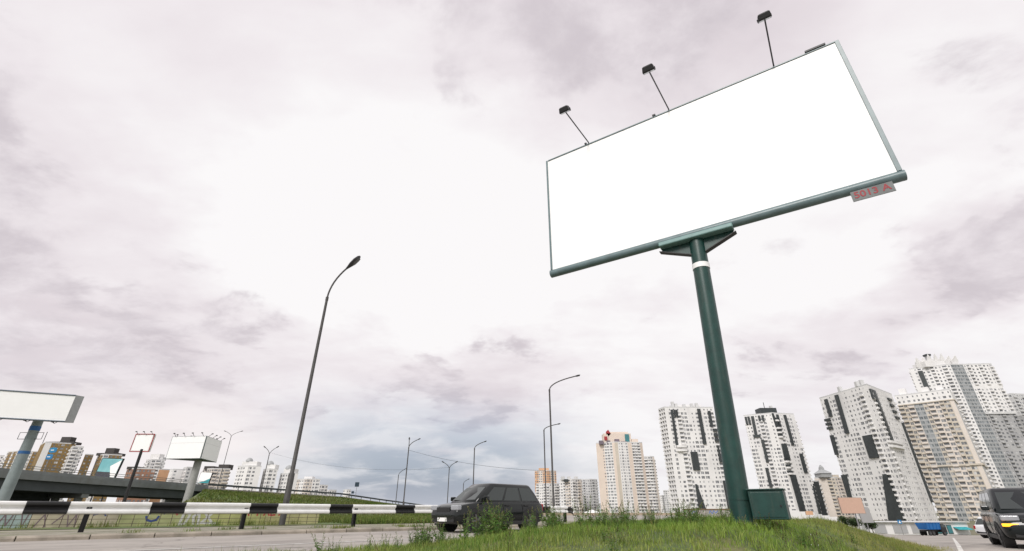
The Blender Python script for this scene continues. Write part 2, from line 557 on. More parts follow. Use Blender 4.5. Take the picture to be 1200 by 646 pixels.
# painted edge line of the side road on the right
mk = MB()
for k in range(30):
    y0 = 9.0 + k * 1.2; y1 = y0 + 1.2
    P = [(0.83 * y0 + 0.05, y0), (0.83 * y0 + 0.20, y0), (0.83 * y1 + 0.20, y1), (0.83 * y1 + 0.05, y1)]
    mk.quad(*[(x, y, gz(x, y) + 0.006) for x, y in P])
o = mk.build('side_road_line', LINE); o['kind'] = 'structure'

# the grassy mound that carries the billboard
grid_obj('grass_mound', np.arange(-11, 15.01, 0.2), np.arange(-6, 18.01, 0.2), mound_z, SOIL,
         keep=lambda x, y: (off(x, y) > 7.25) & ((0.8 * y - x) / 1.28 > -0.45) & (y < 17.6))

# embankment that carries the ramp of the overpass
RAMP = [(-79, -45, 6.8), (-75.0, 55, 5.95), (-73.7, 72, 5.7), (-69.8, 84, 5.4), (-63.0, 105, 5.02), (-57.7, 125, 4.9), (-46.8, 140, 4.37), (-39.9, 155, 3.3), (-34.6, 175, 2.5), (-26, 200, 1.2), (-10, 235, -0.6)]


def ramp_at(i, inset, dz=0.0):
    p = Vector(RAMP[i]); a = Vector(RAMP[max(i - 1, 0)]); b = Vector(RAMP[min(i + 1, len(RAMP) - 1)])
    d = (b - a); d.z = 0; d.normalize()
    n = Vector((-d.y, d.x, 0))                        # away from the camera
    return Vector((p.x + n.x * inset, p.y + n.y * inset, p.z + dz))


eb = MB()
rows = []
for i in range(4, len(RAMP)):
    top = ramp_at(i, 0.0, -0.35)
    k = (i - 4) / (len(RAMP) - 5)
    toe = Vector((-30 + 36 * k, 44 + 86 * k, -0.2 - 1.3 * k))
    row = []
    for j in range(13):
        s_ = j / 12
        p = toe.lerp(top, s_)
        h = toe.z + (top.z - toe.z) * (s_ ** 0.8)
        row.append(Vector((p.x + 0.6 * math.sin(7 * s_ + i), p.y, h + (0.15 * math.sin(9 * s_ + 2 * i) if 0 < j < 12 else 0))))
    rows.append(row)
for i in range(len(rows) - 1):
    for j in range(12):
        eb.quad(rows[i][j], rows[i + 1][j], rows[i + 1][j + 1], rows[i][j + 1])
# the side towards the bridge falls away under the deck
for j in range(12):
    p, q = rows[0][j], rows[0][j + 1]
    eb.quad((p.x - 4 - p.z * 0.4, p.y - 1, -0.3), p, q, (q.x - 4 - q.z * 0.4, q.y - 1, -0.3))
o = eb.build('embankment', SLOPE, smooth=60); o['kind'] = 'structure'

# rough grass behind the guard rail
mb = MB()
pts = [kp(-60, -5.6, 0.115), kp(24.4, -5.2, 0.115), kp(24.9, -7, 0.115), kp(24.7, -39.5, 0.115), kp(-60, -39.5, 0.115)]
mb.poly(pts)
o = mb.build('roadside_grass_field', SLOPE); o['kind'] = 'structure'
# ------------------------------------------------------------------ main billboard
BX, BY = 3.40, 7.70
E_DIR = Vector((0.842, -0.539, 0)).normalized()
brz = math.atan2(E_DIR.y, E_DIR.x)                    # local +x runs along the board, local -y faces the camera
B0Z = mz(BX, BY) - 0.03
bb = thing('billboard', 'large blank white billboard on a green pole rising from the grass mound', 'billboard', (BX, BY, B0Z), brz)
W2, CX = 3.155, 0.25                                   # half width, centre of the board along the beam
ZB, ZT = 5.25 - B0Z, 8.56 - B0Z
mb = MB(); PT = 0.19                                              # the pole leans a little
mb.tube([(0, 0, -0.3), (PT * .05, 0, 0.25), (PT * .5, 0, ZB * .5), (PT, 0, ZB + 0.02)], [0.158, 0.156, 0.15, 0.143], 32)
mb.build('pole', GREEN_PAINT, bb, smooth=40)
mb = MB(); mb.tube([(.02, 0, 0.36), (.02, 0, 0.385)], 0.163, 32); mb.build('pole_collar', GREEN_PAINT, bb, smooth=40)
mb = MB(); mb.tube([(0, 0, -0.05), (0, 0, 0.03)], 0.3, 24); mb.build('base_plate', GREEN_PAINT, bb, smooth=40)
mb = MB(); mb.tube([(PT * .875, 0, ZB - 0.62), (PT * .895, 0, ZB - 0.52)], 0.153, 32); mb.build('white_band', WHITE_PAINT, bb, smooth=40)
# bracket: gusset wings with flanges under the beam
for s in (-1, 1):
    mb = MB()
    out = [(PT + s * 0.09, -0.05, ZB + 0.0), (PT + s * 0.66, -0.05, ZB + 0.0), (PT + s * 0.66, -0.05, ZB - 0.07), (PT + s * 0.09, -0.05, ZB - 0.30)]
    mb.prism(out if s > 0 else out[::-1], (0, 0.02, 0))
    mb.build('gusset', GREEN_PAINT, bb)
    mb = MB()
    a, b = Vector((PT + s * 0.12, -0.04, ZB - 0.30)), Vector((PT + s * 0.70, -0.04, ZB - 0.06))
    d = (b - a).normalized(); n = Vector((-d.z, 0, d.x)) * 0.016
    mb.prism([a - Vector((0, .06, 0)), b - Vector((0, .06, 0)), b + Vector((0, .06, 0)), a + Vector((0, .06, 0))], -n if s > 0 else n)
    mb.build('flange', DARK_METAL, bb)
mb = MB(); mb.box((PT, -0.10, ZB + 0.03), (1.36, 0.215, 0.09)); mb.build('bracket_sleeve', pm('sleeve_green', (0.17, 0.29, 0.28), 0.4, 0.15, 5.0), bb, bevel=0.02)
for s in range(8):
    a = s * math.pi / 4 + .2
    mb = MB(); mb.tube([(math.cos(a) * .235, math.sin(a) * .235, .02), (math.cos(a) * .235, math.sin(a) * .235, .06)], .018, 6); mb.build('anchor_bolt', GALV, bb)
# beam tube under the panel, front and back
YF = -0.10
for y in (YF,):
    mb = MB(); mb.tube([(CX - W2 - 0.02, y, ZB + 0.10), (CX + W2 + 0.02, y, ZB + 0.10)], 0.088, 28)
    mb.build('beam', GREEN_TUBE, bb, smooth=40)
# panel box and its faces
SHEET = pm('blank_poster_sheet', (0.93, 0.93, 0.925), 0.45, 0.012, 1.2)
BACKM = pm('panel_back', (0.3, 0.32, 0.33), 0.6, 0.15, 2.0)
mb = MB(); mb.box((CX, 0, (ZB + 0.16 + ZT) / 2), (2 * W2 - 0.03, 0.26, ZT - ZB - 0.2)); mb.build('panel_core', BACKM, bb)
for y in (-0.142, 0.142):
    mb = MB(); mb.box((CX, y, (ZB + 0.17 + ZT - 0.03) / 2), (2 * W2 - 0.09, 0.016, ZT - 0.03 - ZB - 0.17)); mb.build('poster_sheet', SHEET, bb)
    for (cx, cz, sx, sz) in ((CX - W2 + 0.0225, (ZB + 0.17 + ZT) / 2, 0.045, ZT - ZB - 0.17), (CX + W2 - 0.0325, (ZB + 0.17 + ZT) / 2, 0.065, ZT - ZB - 0.17)):
        mb = MB(); mb.box((cx, y, cz), (sx, 0.05, sz)); mb.build('side_frame', GREEN_TUBE, bb, bevel=0.004)
    mb = MB(); mb.box((CX, y, ZT - 0.0125), (2 * W2 - 0.12, 0.05, 0.03)); mb.build('top_frame', GREEN_TUBE, bb, bevel=0.004)
# clips along the top edge
for a, w in ((-2.05, 0.05), (-0.37, 0.07), (2.78, 0.34)):
    mb = MB(); mb.box((CX + a, -0.15, ZT + 0.025), (w, 0.07, 0.045)); mb.build('top_clip', DARK_METAL, bb, bevel=0.004)
# three floodlights reaching out from the top edge
for a, D_, h in ((-1.98, 1.42, -0.02), (-0.04, 1.70, -0.30), (2.065, 1.16, 0.28)):
    x = CX + a
    arm = MB(); arm.tube([(x, -0.12, ZT + 0.01), (x, -0.12 - 0.03, ZT + 0.05), (x, -D_, ZT + h - .03)], 0.014, 8)
    ao = arm.build('lamp_arm', DARK_METAL, bb, smooth=40)
    M = Matrix.Rotation(R(38), 3, 'X')
    hd = MB()
    c = Vector((x, -D_ - 0.02, ZT + h))
    rings = []
    for zz, sx, sy in ((0.07, 0.075, 0.045), (0.055, 0.10, 0.065), (-0.03, 0.115, 0.08), (-0.06, 0.115, 0.08)):
        rings.append([c + M @ Vector((px, py, zz)) for px, py in ((-sx, -sy), (sx, -sy), (sx, sy), (-sx, sy))])
    hd.loft(rings[::-1])
    ho = hd.build('floodlight', DARK_METAL, bb, bevel=0.008)
    gl = MB()
    gl.quad(*[c + M @ Vector((px, py, -0.0615)) for px, py in ((-.1, -.066), (-.1, .066), (.1, .066), (.1, -.066))])
    gl.build('lens', pm('lamp_lens', (0.25, 0.26, 0.27), 0.15, 0.05), ho)
    br = MB(); br.box(c + M @ Vector((0, 0.03, -0.02)), (0.25, 0.02, 0.05), M=M); br.build('yoke', DARK_METAL, ho)
# number plate hanging under the beam
pw = 0.56
PLATE = pm('plate_grey', (0.15, 0.16, 0.16), 0.6, 0.25, 9.0, second=(0.11, 0.12, 0.12))
mb = MB(); mb.box((CX + W2 - 0.46, -0.17, ZB - 0.075), (pw, 0.012, 0.19))
pl = mb.build('number_plate', PLATE, bb, bevel=0.003)
PRED = pm('plate_red', (0.28, 0.022, 0.03), 0.6, 0.1)
Mx = Matrix.Translation((CX + W2 - 0.465, -0.1775, ZB - 0.068)) @ Matrix.Rotation(R(90), 4, 'X')
text_part('plate_number', '5013 A', 0.165, PRED, pl, Mx)
# equipment cabinet bolted to the foot of the pole
cab = MB(); cab.box((0.405, -0.02, 0.295), (0.46, 0.36, 0.38)); co = cab.build('cabinet', GREEN_PAINT, bb, bevel=0.012)
c2 = MB(); c2.box((0.405, -0.203, 0.295), (0.40, 0.012, 0.32)); c2.build('cabinet_door', GREEN_PAINT, co, bevel=0.004)
c2 = MB(); c2.box((0.405, -0.02, 0.492), (0.49, 0.40, 0.018)); c2.build('cabinet_lid', GREEN_PAINT, co, bevel=0.004)
c2 = MB(); c2.tube([(0.57, -0.209, 0.28), (0.57, -0.225, 0.28)], 0.012, 10); c2.build('lock', DARK_METAL, co)
for z in (0.12, 0.34):
    c2 = MB(); c2.box((0.165, 0, z), (0.06, 0.10, 0.04)); c2.build('mounting_bracket', GREEN_PAINT, co)

# ------------------------------------------------------------------ guard rail beside the road
RAIL_OFF = -1.9


def rp(t, dy=0.0, z=0.0):
    return kp(t, RAIL_OFF + dy, z)


gr = thing('guard_rail', 'black and white striped steel guard rail along the near road', 'guard rail', rp(0, 0, 0.1))
ORG = rp(0, 0, 0.1)
PROF = [(0.040, 0.755), (0.075, 0.735), (0.085, 0.70), (0.075, 0.665), (0.020, 0.625), (0.008, 0.60), (0.020, 0.575), (0.075, 0.535), (0.085, 0.50), (0.075, 0.465), (0.040, 0.445)]
RWHITE = pm('rail_white', (0.80, 0.80, 0.79), 0.45, 0.04, 1.5, grime=0.14, world_co=True)
RBLACK = pm('rail_black', (0.010, 0.010, 0.011), 0.45, 0.35, 3.0, world_co=True)
GAP = 2.72
t = 0.42 - 4 * GAP
while t < 21.6:
    for L_, m_ in ((0.88, RBLACK), (GAP - 0.88, RWHITE)):
        t1 = min(t + L_, 21.7)
        if t1 - t > 0.05:
            mb = MB(); rings = []; jz, jn = random.uniform(-.006, .006), random.uniform(-.006, .006)
            for tt in (t, (t + t1) / 2, t1):
                ring = [rp(tt, n_ + jn, z_ + 0.1 + jz) - ORG for n_, z_ in PROF] + [rp(tt, n_ - 0.006 + jn, z_ + 0.1 + jz) - ORG for n_, z_ in PROF[::-1]]
                rings.append(ring)
            mb.loft(rings); mb.build('rail_section', m_, gr, smooth=35)
        t = t1
mb = MB()
rings = []
for a, z_ in ((0, 0), (0.35, -0.02), (0.7, -0.08), (0.95, -0.16)):
    dn = -0.5 * a * a
    rings.append([rp(21.7 + a, n_ + dn, zz + 0.1 + z_) - ORG for n_, zz in PROF] + [rp(21.7 + a, n_ + dn - 0.006, zz + 0.1 + z_) - ORG for n_, zz in PROF[::-1]])
mb.loft(rings); mb.build('end_section', RBLACK, gr, smooth=35)
for t in (-10.26, -6.26, -2.26, 1.74, 5.77, 9.63, 13.4, 17.2, 18.9, 20.7, 21.6):
    c = rp(t, -0.075, 0.1) - ORG
    mb = MB(); M = Matrix.Rotation(ang, 3, 'Z')
    for dx, sx, sy in ((-0.055, 0.01, 0.13), (0.055, 0.01, 0.13), (0, 0.1, 0.012)):
        mb.box(c + M @ Vector((dx, 0, 0.34)), (sx, sy, 0.78), M=M)
    po = mb.build('rail_post', RBLACK, gr)
    mb = MB(); mb.box(rp(t, -0.004, 0.7) - ORG, (0.12, 0.045, 0.2), M=M); mb.build('spacer', RBLACK, po)
    mb = MB()
    b0 = rp(t, 0.012, 0.70) - ORG; b1 = rp(t, 0.03, 0.70) - ORG
    mb.tube([b0, b1], 0.018, 6); mb.build('bolt', GALV, po)

# ------------------------------------------------------------------ graffiti wall and the low bar fence in front of it
WOFF = -7.75
gw0 = kp(0, WOFF, 0.1)
GW = pm('painted_wall', (0.42, 0.43, 0.30), 0.9, 0.15, 0.8, second=(0.50, 0.46, 0.36), s2=0.6, bump=0.2, world_co=True)
gw = thing('graffiti_wall', 'low pale painted wall with graffiti behind the striped guard rail', 'wall', gw0, ang)
# painted fields along the wall, in bays
BAYS = [((-14, -8), (0.45, 0.44, 0.38)), ((-8, -3.2), (0.44, 0.47, 0.36)), ((-3.2, -1.2), (0.46, 0.40, 0.28)), ((-1.2, 0.6), (0.36, 0.45, 0.44)), ((0.6, 3.0), (0.50, 0.45, 0.33)),
        ((3.0, 5.6), (0.42, 0.44, 0.22)), ((5.6, 8.2), (0.44, 0.45, 0.19)), ((8.2, 10.6), (0.45, 0.43, 0.22))]
for i, ((x0, x1), c) in enumerate(BAYS):
    mb = MB(); mb.box(((x0 + x1) / 2, 0, 0.27), (x1 - x0 - 0.012, 0.16, 0.70))
    mb.build('wall_bay', pm('wall_bay_paint_%d' % i, c, 0.9, 0.16, 1.5, second=tuple(q * 0.8 for q in c), s2=0.7, bump=0.2), gw, bevel=0.01)
mb = MB(); mb.box((-1.7, 0, 0.645), (24.7, 0.2, 0.05)); mb.build('coping', CONCRETE, gw, bevel=0.01)
GFX = {'purple': (0.19, 0.14, 0.16), 'blue': (0.04, 0.07, 0.22), 'white': (0.58, 0.58, 0.56), 'red': (0.42, 0.04, 0.05)}


def stroke(pts, w, col):
    """one sprayed line of lettering on the wall face"""
    mb = MB()
    P = [Vector((x, -0.0835, z)) for x, z in pts]
    for i in range(len(P) - 1):
        d = (P[i + 1] - P[i]).normalized(); n = Vector((-d.z, 0, d.x)) * w / 2
        e = d * w * 0.3
        mb.poly([P[i] - n - e, P[i] + n - e, P[i + 1] + n + e, P[i + 1] - n + e])
    # separate heights so that crossing strokes never share a plane
    for k in range(len(mb.v)):
        x, y, z = mb.v[k]; mb.v[k] = (x, y - 0.0008 * (k // 4), z)
    return mb.build('graffiti_stroke', pm('spray_' + col, GFX[col], 0.7, 0.15, 12.0), gw)


for x0, seq in ((-0.2, [(0, .02), (.18, .5), (.3, .1), (.42, .5)]), (0.35, [(0, .5), (.12, .02), (.2, .5)]), (0.75, [(0, .06), (.22, .5), (.36, .05)]), (1.2, [(0, .15), (.3, .5)]), (1.55, [(0, .45), (.1, .05), (.28, .5), (.34, .02)])):
    stroke([(x0 + a * .8, b * .85) for a, b in seq], 0.035, 'purple')
stroke([(2.25, .40), (2.5, .50), (2.6, .38)], 0.05, 'blue')
stroke([(3.85, .34), (3.9, .22), (4.05, .18), (4.2, .22), (4.25, .34)], 0.07, 'blue')
stroke([(3.8, .55), (3.95, .46)], 0.09, 'blue'); stroke([(4.3, .55), (4.42, .46)], 0.09, 'blue')
for seq in ([(5.0, .04), (5.08, .48), (5.3, .42), (5.2, .1), (5.02, .05)], [(5.5, .06), (5.42, .34), (5.62, .46), (5.66, .06)], [(5.78, .5), (6.2, .05)], [(6.15, .52), (5.75, .1), (6.3, .08)]):
    stroke(seq, 0.085, 'white')
stroke([(4.75, .52), (4.85, .40)], 0.06, 'red')
for k, seq in enumerate(([(0, .3), (.12, .5), (.2, .3)], [(0, .48), (.2, .5)], [(0, .3), (0, .5), (.18, .48), (.02, .4)], [(0, .3), (.1, .5), (.22, .3)], [(0, .5), (.02, .3), (.2, .32)], [(.0, .5), (.2, .5), (.1, .3)], [(0, .3), (.06, .5), (.22, .46), (.1, .3)])):
    stroke([(7.3 + k * 0.27 + a, b + .06) for a, b in seq], 0.055, 'red')

fence = thing('bar_fence', 'thin low metal bar fence in front of the graffiti wall', 'fence', kp(0, -7.0, 0.1), ang)
FM = pm('fence_rust', (0.10, 0.075, 0.06), 0.8, 0.3, 8.0)
x = -13.0
while x < 10.4:
    mb = MB(); h = random.uniform(0.60, 0.66); mb.tube([(x, 0, -0.05), (x + random.uniform(-.03, .03), 0, h)], 0.011, 6)
    mb.build('fence_bar', FM, fence); x += 0.40
for z in (0.12, 0.27, 0.42, 0.57):
    mb = MB(); mb.tube([(-13.2 + k * 2.36, 0.0, z + random.uniform(-.012, .012)) for k in range(11)], 0.008, 6); mb.build('fence_rail', FM, fence)

# ------------------------------------------------------------------ street lamps
HEADM = pm('lamp_head', (0.03, 0.03, 0.032), 0.45, 0.2)
LENSM = pm('lamp_bowl', (0.10, 0.10, 0.10), 0.2, 0.05)


def lamp_head(lamp, p, d, L=0.62, w=0.13):
    """cobra head: p where the arm ends, d the direction it points"""
    d = Vector(d).normalized(); side = d.cross(Vector((0, 0, 1))).normalized(); up = side.cross(d)
    rings = []
    for s_, ww, hh in ((0, .3, .35), (.12, .45, .5), (.35, .85, .8), (.65, 1, .9), (.9, .75, .6), (1.0, .3, .3)):
        c = p + d * (L * s_)
        rings.append([c + side * (math.cos(a) * w * ww) + up * (math.sin(a) * w * 0.62 * hh) for a in np.linspace(0, 2 * math.pi, 11)[:-1]])
    mb = MB(); mb.loft(rings); ho = mb.build('lamp_head', HEADM, lamp, smooth=50)
    mb = MB(); rings = []
    for s_, ww in ((.38, .3), (.5, .62), (.75, .62), (.88, .3)):
        c = p + d * (L * s_) - up * (w * 0.42)
        rings.append([c + side * (math.cos(a) * w * ww) + up * (math.sin(a) * w * 0.3) for a in np.linspace(0, 2 * math.pi, 9)[:-1]])
    mb.loft(rings); mb.build('lamp_bowl', LENSM, ho, smooth=50)


def street_lamp(loc, h, arms, label, r0=0.12, r1=0.07, base=2.0, group=None, lean=0.0, hs=1.0, mat=None):
    """loc foot; h straight height; arms: (dx, dy, dz) of each head from the mast top"""
    mat = mat or LAMP_GREY
    l = thing('street_lamp', label, 'street lamp', loc, 0, group)
    mb = MB()
    path = [(0, 0, -0.2), (0, 0, base), (0, 0, base + 0.06), (lean * h, 0, h)]
    mb.tube(path, [r0, r0, r0 * 0.72, r1], 14); mb.build('mast', mat, l, smooth=40)
    if base > 0.5:
        mb = MB(); mb.box((0, -r0 - 0.005, 0.75), (r0 * 1.1, 0.02, 0.42)); mb.build('service_door', mat, l)
    mb = MB(); mb.tube([(lean * h, 0, h - .16), (lean * h, 0, h + .03)], r1 * 1.18, 12); mb.build('collar', mat, l, smooth=40)
    for dx, dy, dz in arms:
        top = Vector((lean * h, 0, h)); end = top + Vector((dx, dy, dz))
        c1 = top + Vector((dx * .04, 0, dz * 0.52)); path = []
        for k in range(9):
            s_ = k / 8
            path.append(top * (1 - s_) ** 2 + c1 * 2 * s_ * (1 - s_) + end * s_ * s_)
        mb = MB(); mb.tube([top - Vector((0, 0, .05))] + path[1:], r1 * 0.72, 10); mb.build('arm', mat, l, smooth=40)
        d = (path[-1] - path[-2])
        lamp_head(l, end - d.normalized() * 0.05, d, 0.62 * hs, 0.13 * hs)
    return l


street_lamp((-9.5, 21.6, 0.1), 10.3, [(0.72, 0.05, 1.75)], 'tall grey street lamp with a bent arm standing just behind the guard rail', 0.125, 0.062, 1.95, hs=1.6)
street_lamp((3.4, 42, -0.02), 10.5, [(2.4, 0.3, 1.3)], 'taller street lamp at the rail end, its arm curving right', 0.11, 0.07, 1.6)
street_lamp((4.25, 64, -0.02), 10.3, [(1.75, 0.3, 0.8)], 'shorter street lamp just left of the taller one at the rail end', 0.11, 0.075, 1.6)
LG = 'street lamps along the ramp'
street_lamp((-16.9, 80, 0.5), 9.5, [(1.25, 0.2, 1.2), (-0.1, 0.3, 1.15)], 'street lamp with one long arm and one stub, left of the dark car', 0.13, 0.08, 1.6, LG)
street_lamp((-5.75, 75, -0.05), 9.3, [(1.3, 0.2, 0.95)], 'single-armed street lamp rising above the dark car roof', 0.12, 0.075, 1.6, LG)
street_lamp((-13.6, 108, -0.1), 9.0, [(1.1, 0.1, 1.2), (-1.1, 0.1, 1.2)], 'far double-headed street lamp above the bonnet of the dark car', 0.13, 0.085, 1.6, LG, hs=1.3)
street_lamp((-12.0, 125, -0.8), 7.6, [(0.9, 0.1, 0.9)], 'tiny single street lamp right beside the far double-headed one', 0.12, 0.08, 1.4, LG)
street_lamp((-28.3, 125, 0.4), 8.3, [(1.5, 0.1, 1.5)], 'thin far street lamp leaning over the end of the embankment', 0.13, 0.085, 1.4, LG)
street_lamp((-63.2, 128, 4.6), 9.2, [(1.3, 0.1, 1.7), (-1.3, 0.1, 1.7)], 'double-headed street lamp on the ramp before the white apartment blocks', 0.14, 0.09, 1.4, LG, hs=1.5)
street_lamp((-66.8, 115, 4.9), 11.6, [(1.9, 0.1, 1.2), (-1.6, 0.1, 1.2)], 'thin tall double-armed lamp on the bridge right of the triangular billboard', 0.10, 0.06, 1.4, LG)
# ------------------------------------------------------------------ other billboards and signs
def board(corners, thick, mat_face, mat_edge, parent, origin, name='panel', frame=0.0, mat_frame=None):
    """flat panel: corners BL, BR, TR, TL in world metres, thickness away from the camera"""
    c = [Vector(p) - origin for p in corners]
    n = (c[1] - c[0]).cross(c[3] - c[0]).normalized()
    if n.y > 0:
        n = -n
    mb = MB(); mb.prism(c, -n * thick); mb.build(name, mat_edge, parent)
    ctr = sum(c, Vector()) / 4
    k = 1 - frame
    f = [ctr + (p - ctr) * k + n * 0.012 for p in c]
    mb = MB(); mb.prism(f, -n * 0.006); mb.build('poster_sheet', mat_face, parent)
    return n


WSHEET = pm('billboard_sheet', (0.90, 0.90, 0.90), 0.5, 0.02, 1.0)
# the near left one: deep box on a round pole with blue bands
org = Vector((-50.3, 50.6, gz(-50, 50)))
lb = thing('box_billboard', 'white box billboard on a grey pole with blue bands at the left edge', 'billboard', org)
PALE = pm('pale_blue_pole', (0.22, 0.26, 0.265), 0.55, 0.15, 1.5, grime=0.2)
BLUEB = pm('blue_band', (0.02, 0.11, 0.30), 0.5, 0.15)
mb = MB(); mb.tube([(0, 0, -0.4), (0, 0, 9.3)], [0.52, 0.42], 24); mb.build('pole', PALE, lb, smooth=40)
for z, h, r in ((5.9, 0.28, 0.475), (8.2, 0.45, 0.452), (7.4, 0.2, 0.46)):
    mb = MB(); mb.tube([(0, 0, z), (0, 0, z + h)], r, 24); mb.build('pole_band', BLUEB if z != 7.4 else PALE, lb, smooth=40)
for s in (-1, 1):
    mb = MB()
    P = [(s * .5, -.1, 7.35), (s * 1.25, -.1, 7.35), (s * 1.25, -.1, 8.0), (s * .5, -.1, 8.0)]
    mb.tube([Vector(p) for p in P], 0.03, 6); mb.build('cable_loop', DARK_METAL, lb)
a = Vector((-46.9, 50.0, 0)) - Vector((org.x, org.y, 0)); e = Vector((-5.8, -2.5, 0)).normalized(); q = Vector((0.3, 0.72, 0))
zb, zt = 9.0 - org.z, 11.78 - org.z
L_ = 12.5
f0, f1 = a, a + e * L_
mb = MB()
mb.prism([f1 + Vector((0, 0, zb)), f0 + Vector((0, 0, zb)), f0 + q + Vector((0, 0, zb)), f1 + q + Vector((0, 0, zb))], (0, 0, zt - zb))
mb.build('box', pm('box_grey', (0.36, 0.37, 0.38), 0.6, 0.1), lb)
n = Vector((e.y, -e.x, 0)); n = n if n.y < 0 else -n
mb = MB()
mb.prism([p + n * 0.03 for p in (f1 + Vector((0, 0, zb + .1)), f0 - Vector((0, 0, 0)) + Vector((0, 0, zb + .1)), f0 + Vector((0, 0, zt - .1)), f1 + Vector((0, 0, zt - .1)))], -n * 0.02)
mb.build('poster_sheet', WSHEET, lb)
for z in (zb + 0.03, zt - 0.04):
    mb = MB(); mb.tube([f1 + n * .05 + Vector((0, 0, z)), f0 + n * .05 + Vector((0, 0, z))], 0.07, 8); mb.build('frame_bar', pm('slate_frame', (0.12, 0.15, 0.19), 0.5, 0.1), lb)
for k in range(5):
    c = f0 + e * (0.6 + k * 2.2) + Vector((0, 0, zb - 0.05))
    mb = MB(); mb.tube([c, c + n * 0.5 + Vector((0, 0, -0.22)), c + n * 1.0 + Vector((0, 0, -0.18))], 0.03, 6)
    mb.box(c + n * 1.0 + Vector((0, 0, -0.14)), (0.22, 0.16, 0.1)); mb.build('floodlight', DARK_METAL, lb)

# small board with a red frame on a thin black post
Y = 50.0
org = Vector((-37.8, Y, 0.0))
rb = thing('red_framed_billboard', 'small white billboard with a red frame on a thin black post', 'billboard', org)
mb = MB(); mb.tube([(0, 0, -0.3), (0, 0, 6.3)], [0.16, 0.13], 14); mb.build('post', DARK_METAL, rb, smooth=40)
RED = pm('red_frame', (0.35, 0.03, 0.035), 0.5, 0.15)
C4 = [Vector((-39.15, 50.2, 6.1)), Vector((-37.0, 49.9, 6.05)), Vector((-36.95, 49.9, 7.75)), Vector((-39.1, 50.2, 7.8))]
board(C4, 0.22, WSHEET, pm('off_white', (0.7, 0.7, 0.7), 0.6, 0.05), rb, org, 'panel', 0.12)
for i in range(4):
    p, q = C4[i] - org, C4[(i + 1) % 4] - org
    mb = MB(); mb.tube([p, q], 0.045, 8); mb.build('frame_bar', RED, rb)
for s in (0.1, 0.5, 0.9):
    p = (C4[3]).lerp(C4[2], s) - org
    mb = MB(); mb.tube([p, p + Vector((0, -.3, .18))], 0.02, 6); mb.box(p + Vector((0, -.34, .2)), (0.14, 0.1, 0.07)); mb.build('floodlight', DARK_METAL, rb)

# three-sided board
org = Vector((-58.9, 92.9, 0.0))
tb = thing('triangular_billboard', 'three-sided white billboard on a thick column beyond the bridge', 'billboard', org)
T3 = [Vector((-63.9, 91, 0)), Vector((-56.8, 90, 0)), Vector((-58.3, 97.7, 0))]
z0, z1 = 9.25, 13.2
mb = MB(); mb.prism([p - org + Vector((0, 0, z0)) for p in T3], (0, 0, z1 - z0)); mb.build('box', pm('board_underside', (0.10, 0.13, 0.13), 0.7, 0.15), tb)
for i in range(3):
    p, q = T3[i] - org, T3[(i + 1) % 3] - org
    d = (q - p).normalized(); n = Vector((d.y, -d.x, 0))
    a, b = p + d * 0.12 + n * 0.05, q - d * 0.12 + n * 0.05
    for k, (s0, s1) in enumerate(((0.02, 0.70), (0.705, 0.985))):
        zz0, zz1 = z0 + (z1 - z0) * s0, z0 + (z1 - z0) * s1
        mb = MB(); mb.prism([a + Vector((0, 0, zz0)), b + Vector((0, 0, zz0)), b + Vector((0, 0, zz1)), a + Vector((0, 0, zz1))], -n * 0.03)
        mb.build('poster_sheet', WSHEET, tb)
    for s in (0.1, 0.37, 0.63, 0.9):
        c = p.lerp(q, s) + Vector((0, 0, z1))
        mb = MB(); mb.tube([c, c + n * 0.5 + Vector((0, 0, .45))], 0.04, 6); mb.box(c + n * .55 + Vector((0, 0, .48)), (0.25, 0.2, 0.14)); mb.build('floodlight', DARK_METAL, tb)
mb = MB(); mb.tube([(0, 0, -0.5), (0, 0, z0 + 0.1)], [0.7, 0.62], 20); mb.build('column', pm('column_grey', (0.33, 0.33, 0.32), 0.7, 0.12), tb, smooth=40)

# advertisement with a teal sky, beyond the bridge
org = Vector((-105.5, 131, -1.5))
ab = thing('teal_billboard', 'billboard with a teal and white poster before the mustard apartment block', 'billboard', org)
C4 = [Vector((-109.4, 131.2, 8.2)), Vector((-102.9, 130, 8.0)), Vector((-102.3, 130, 13.1)), Vector((-108.9, 131.2, 13.4))]
TEAL = pm('poster_teal', (0.16, 0.42, 0.46), 0.5, 0.12, 0.4, second=(0.24, 0.50, 0.52))
board(C4, 0.4, TEAL, DARK_METAL, ab, org, 'panel', 0.06)
B = [p - org for p in C4]
nn = Vector((-0.18, -0.98, 0)).normalized() * 0.02


def bl(s, t):
    return B[0].lerp(B[1], s).lerp(B[3].lerp(B[2], s), t) + nn


for name, m, P in (('poster_wedge', WSHEET, [(.55, .62), (.96, .93), (.96, .10), (.78, .08)]), ('poster_ground', pm('poster_dark', (0.05, 0.05, 0.07), 0.6, 0.3, 0.8), [(.04, .05), (.76, .05), (.70, .34), (.04, .36)])):
    mb = MB(); mb.prism([bl(s, t) + (nn * 0.3 if name == 'poster_wedge' else Vector()) for s, t in P], nn * 0.2); mb.build(name, m, ab)
for s in (0.25, 0.75):
    p = B[0].lerp(B[1], s); mb = MB(); mb.tube([(p.x, p.y + .25, 0), (p.x, p.y + .25, p.z + .2)], 0.16, 10); mb.build('post', DARK_METAL, ab)

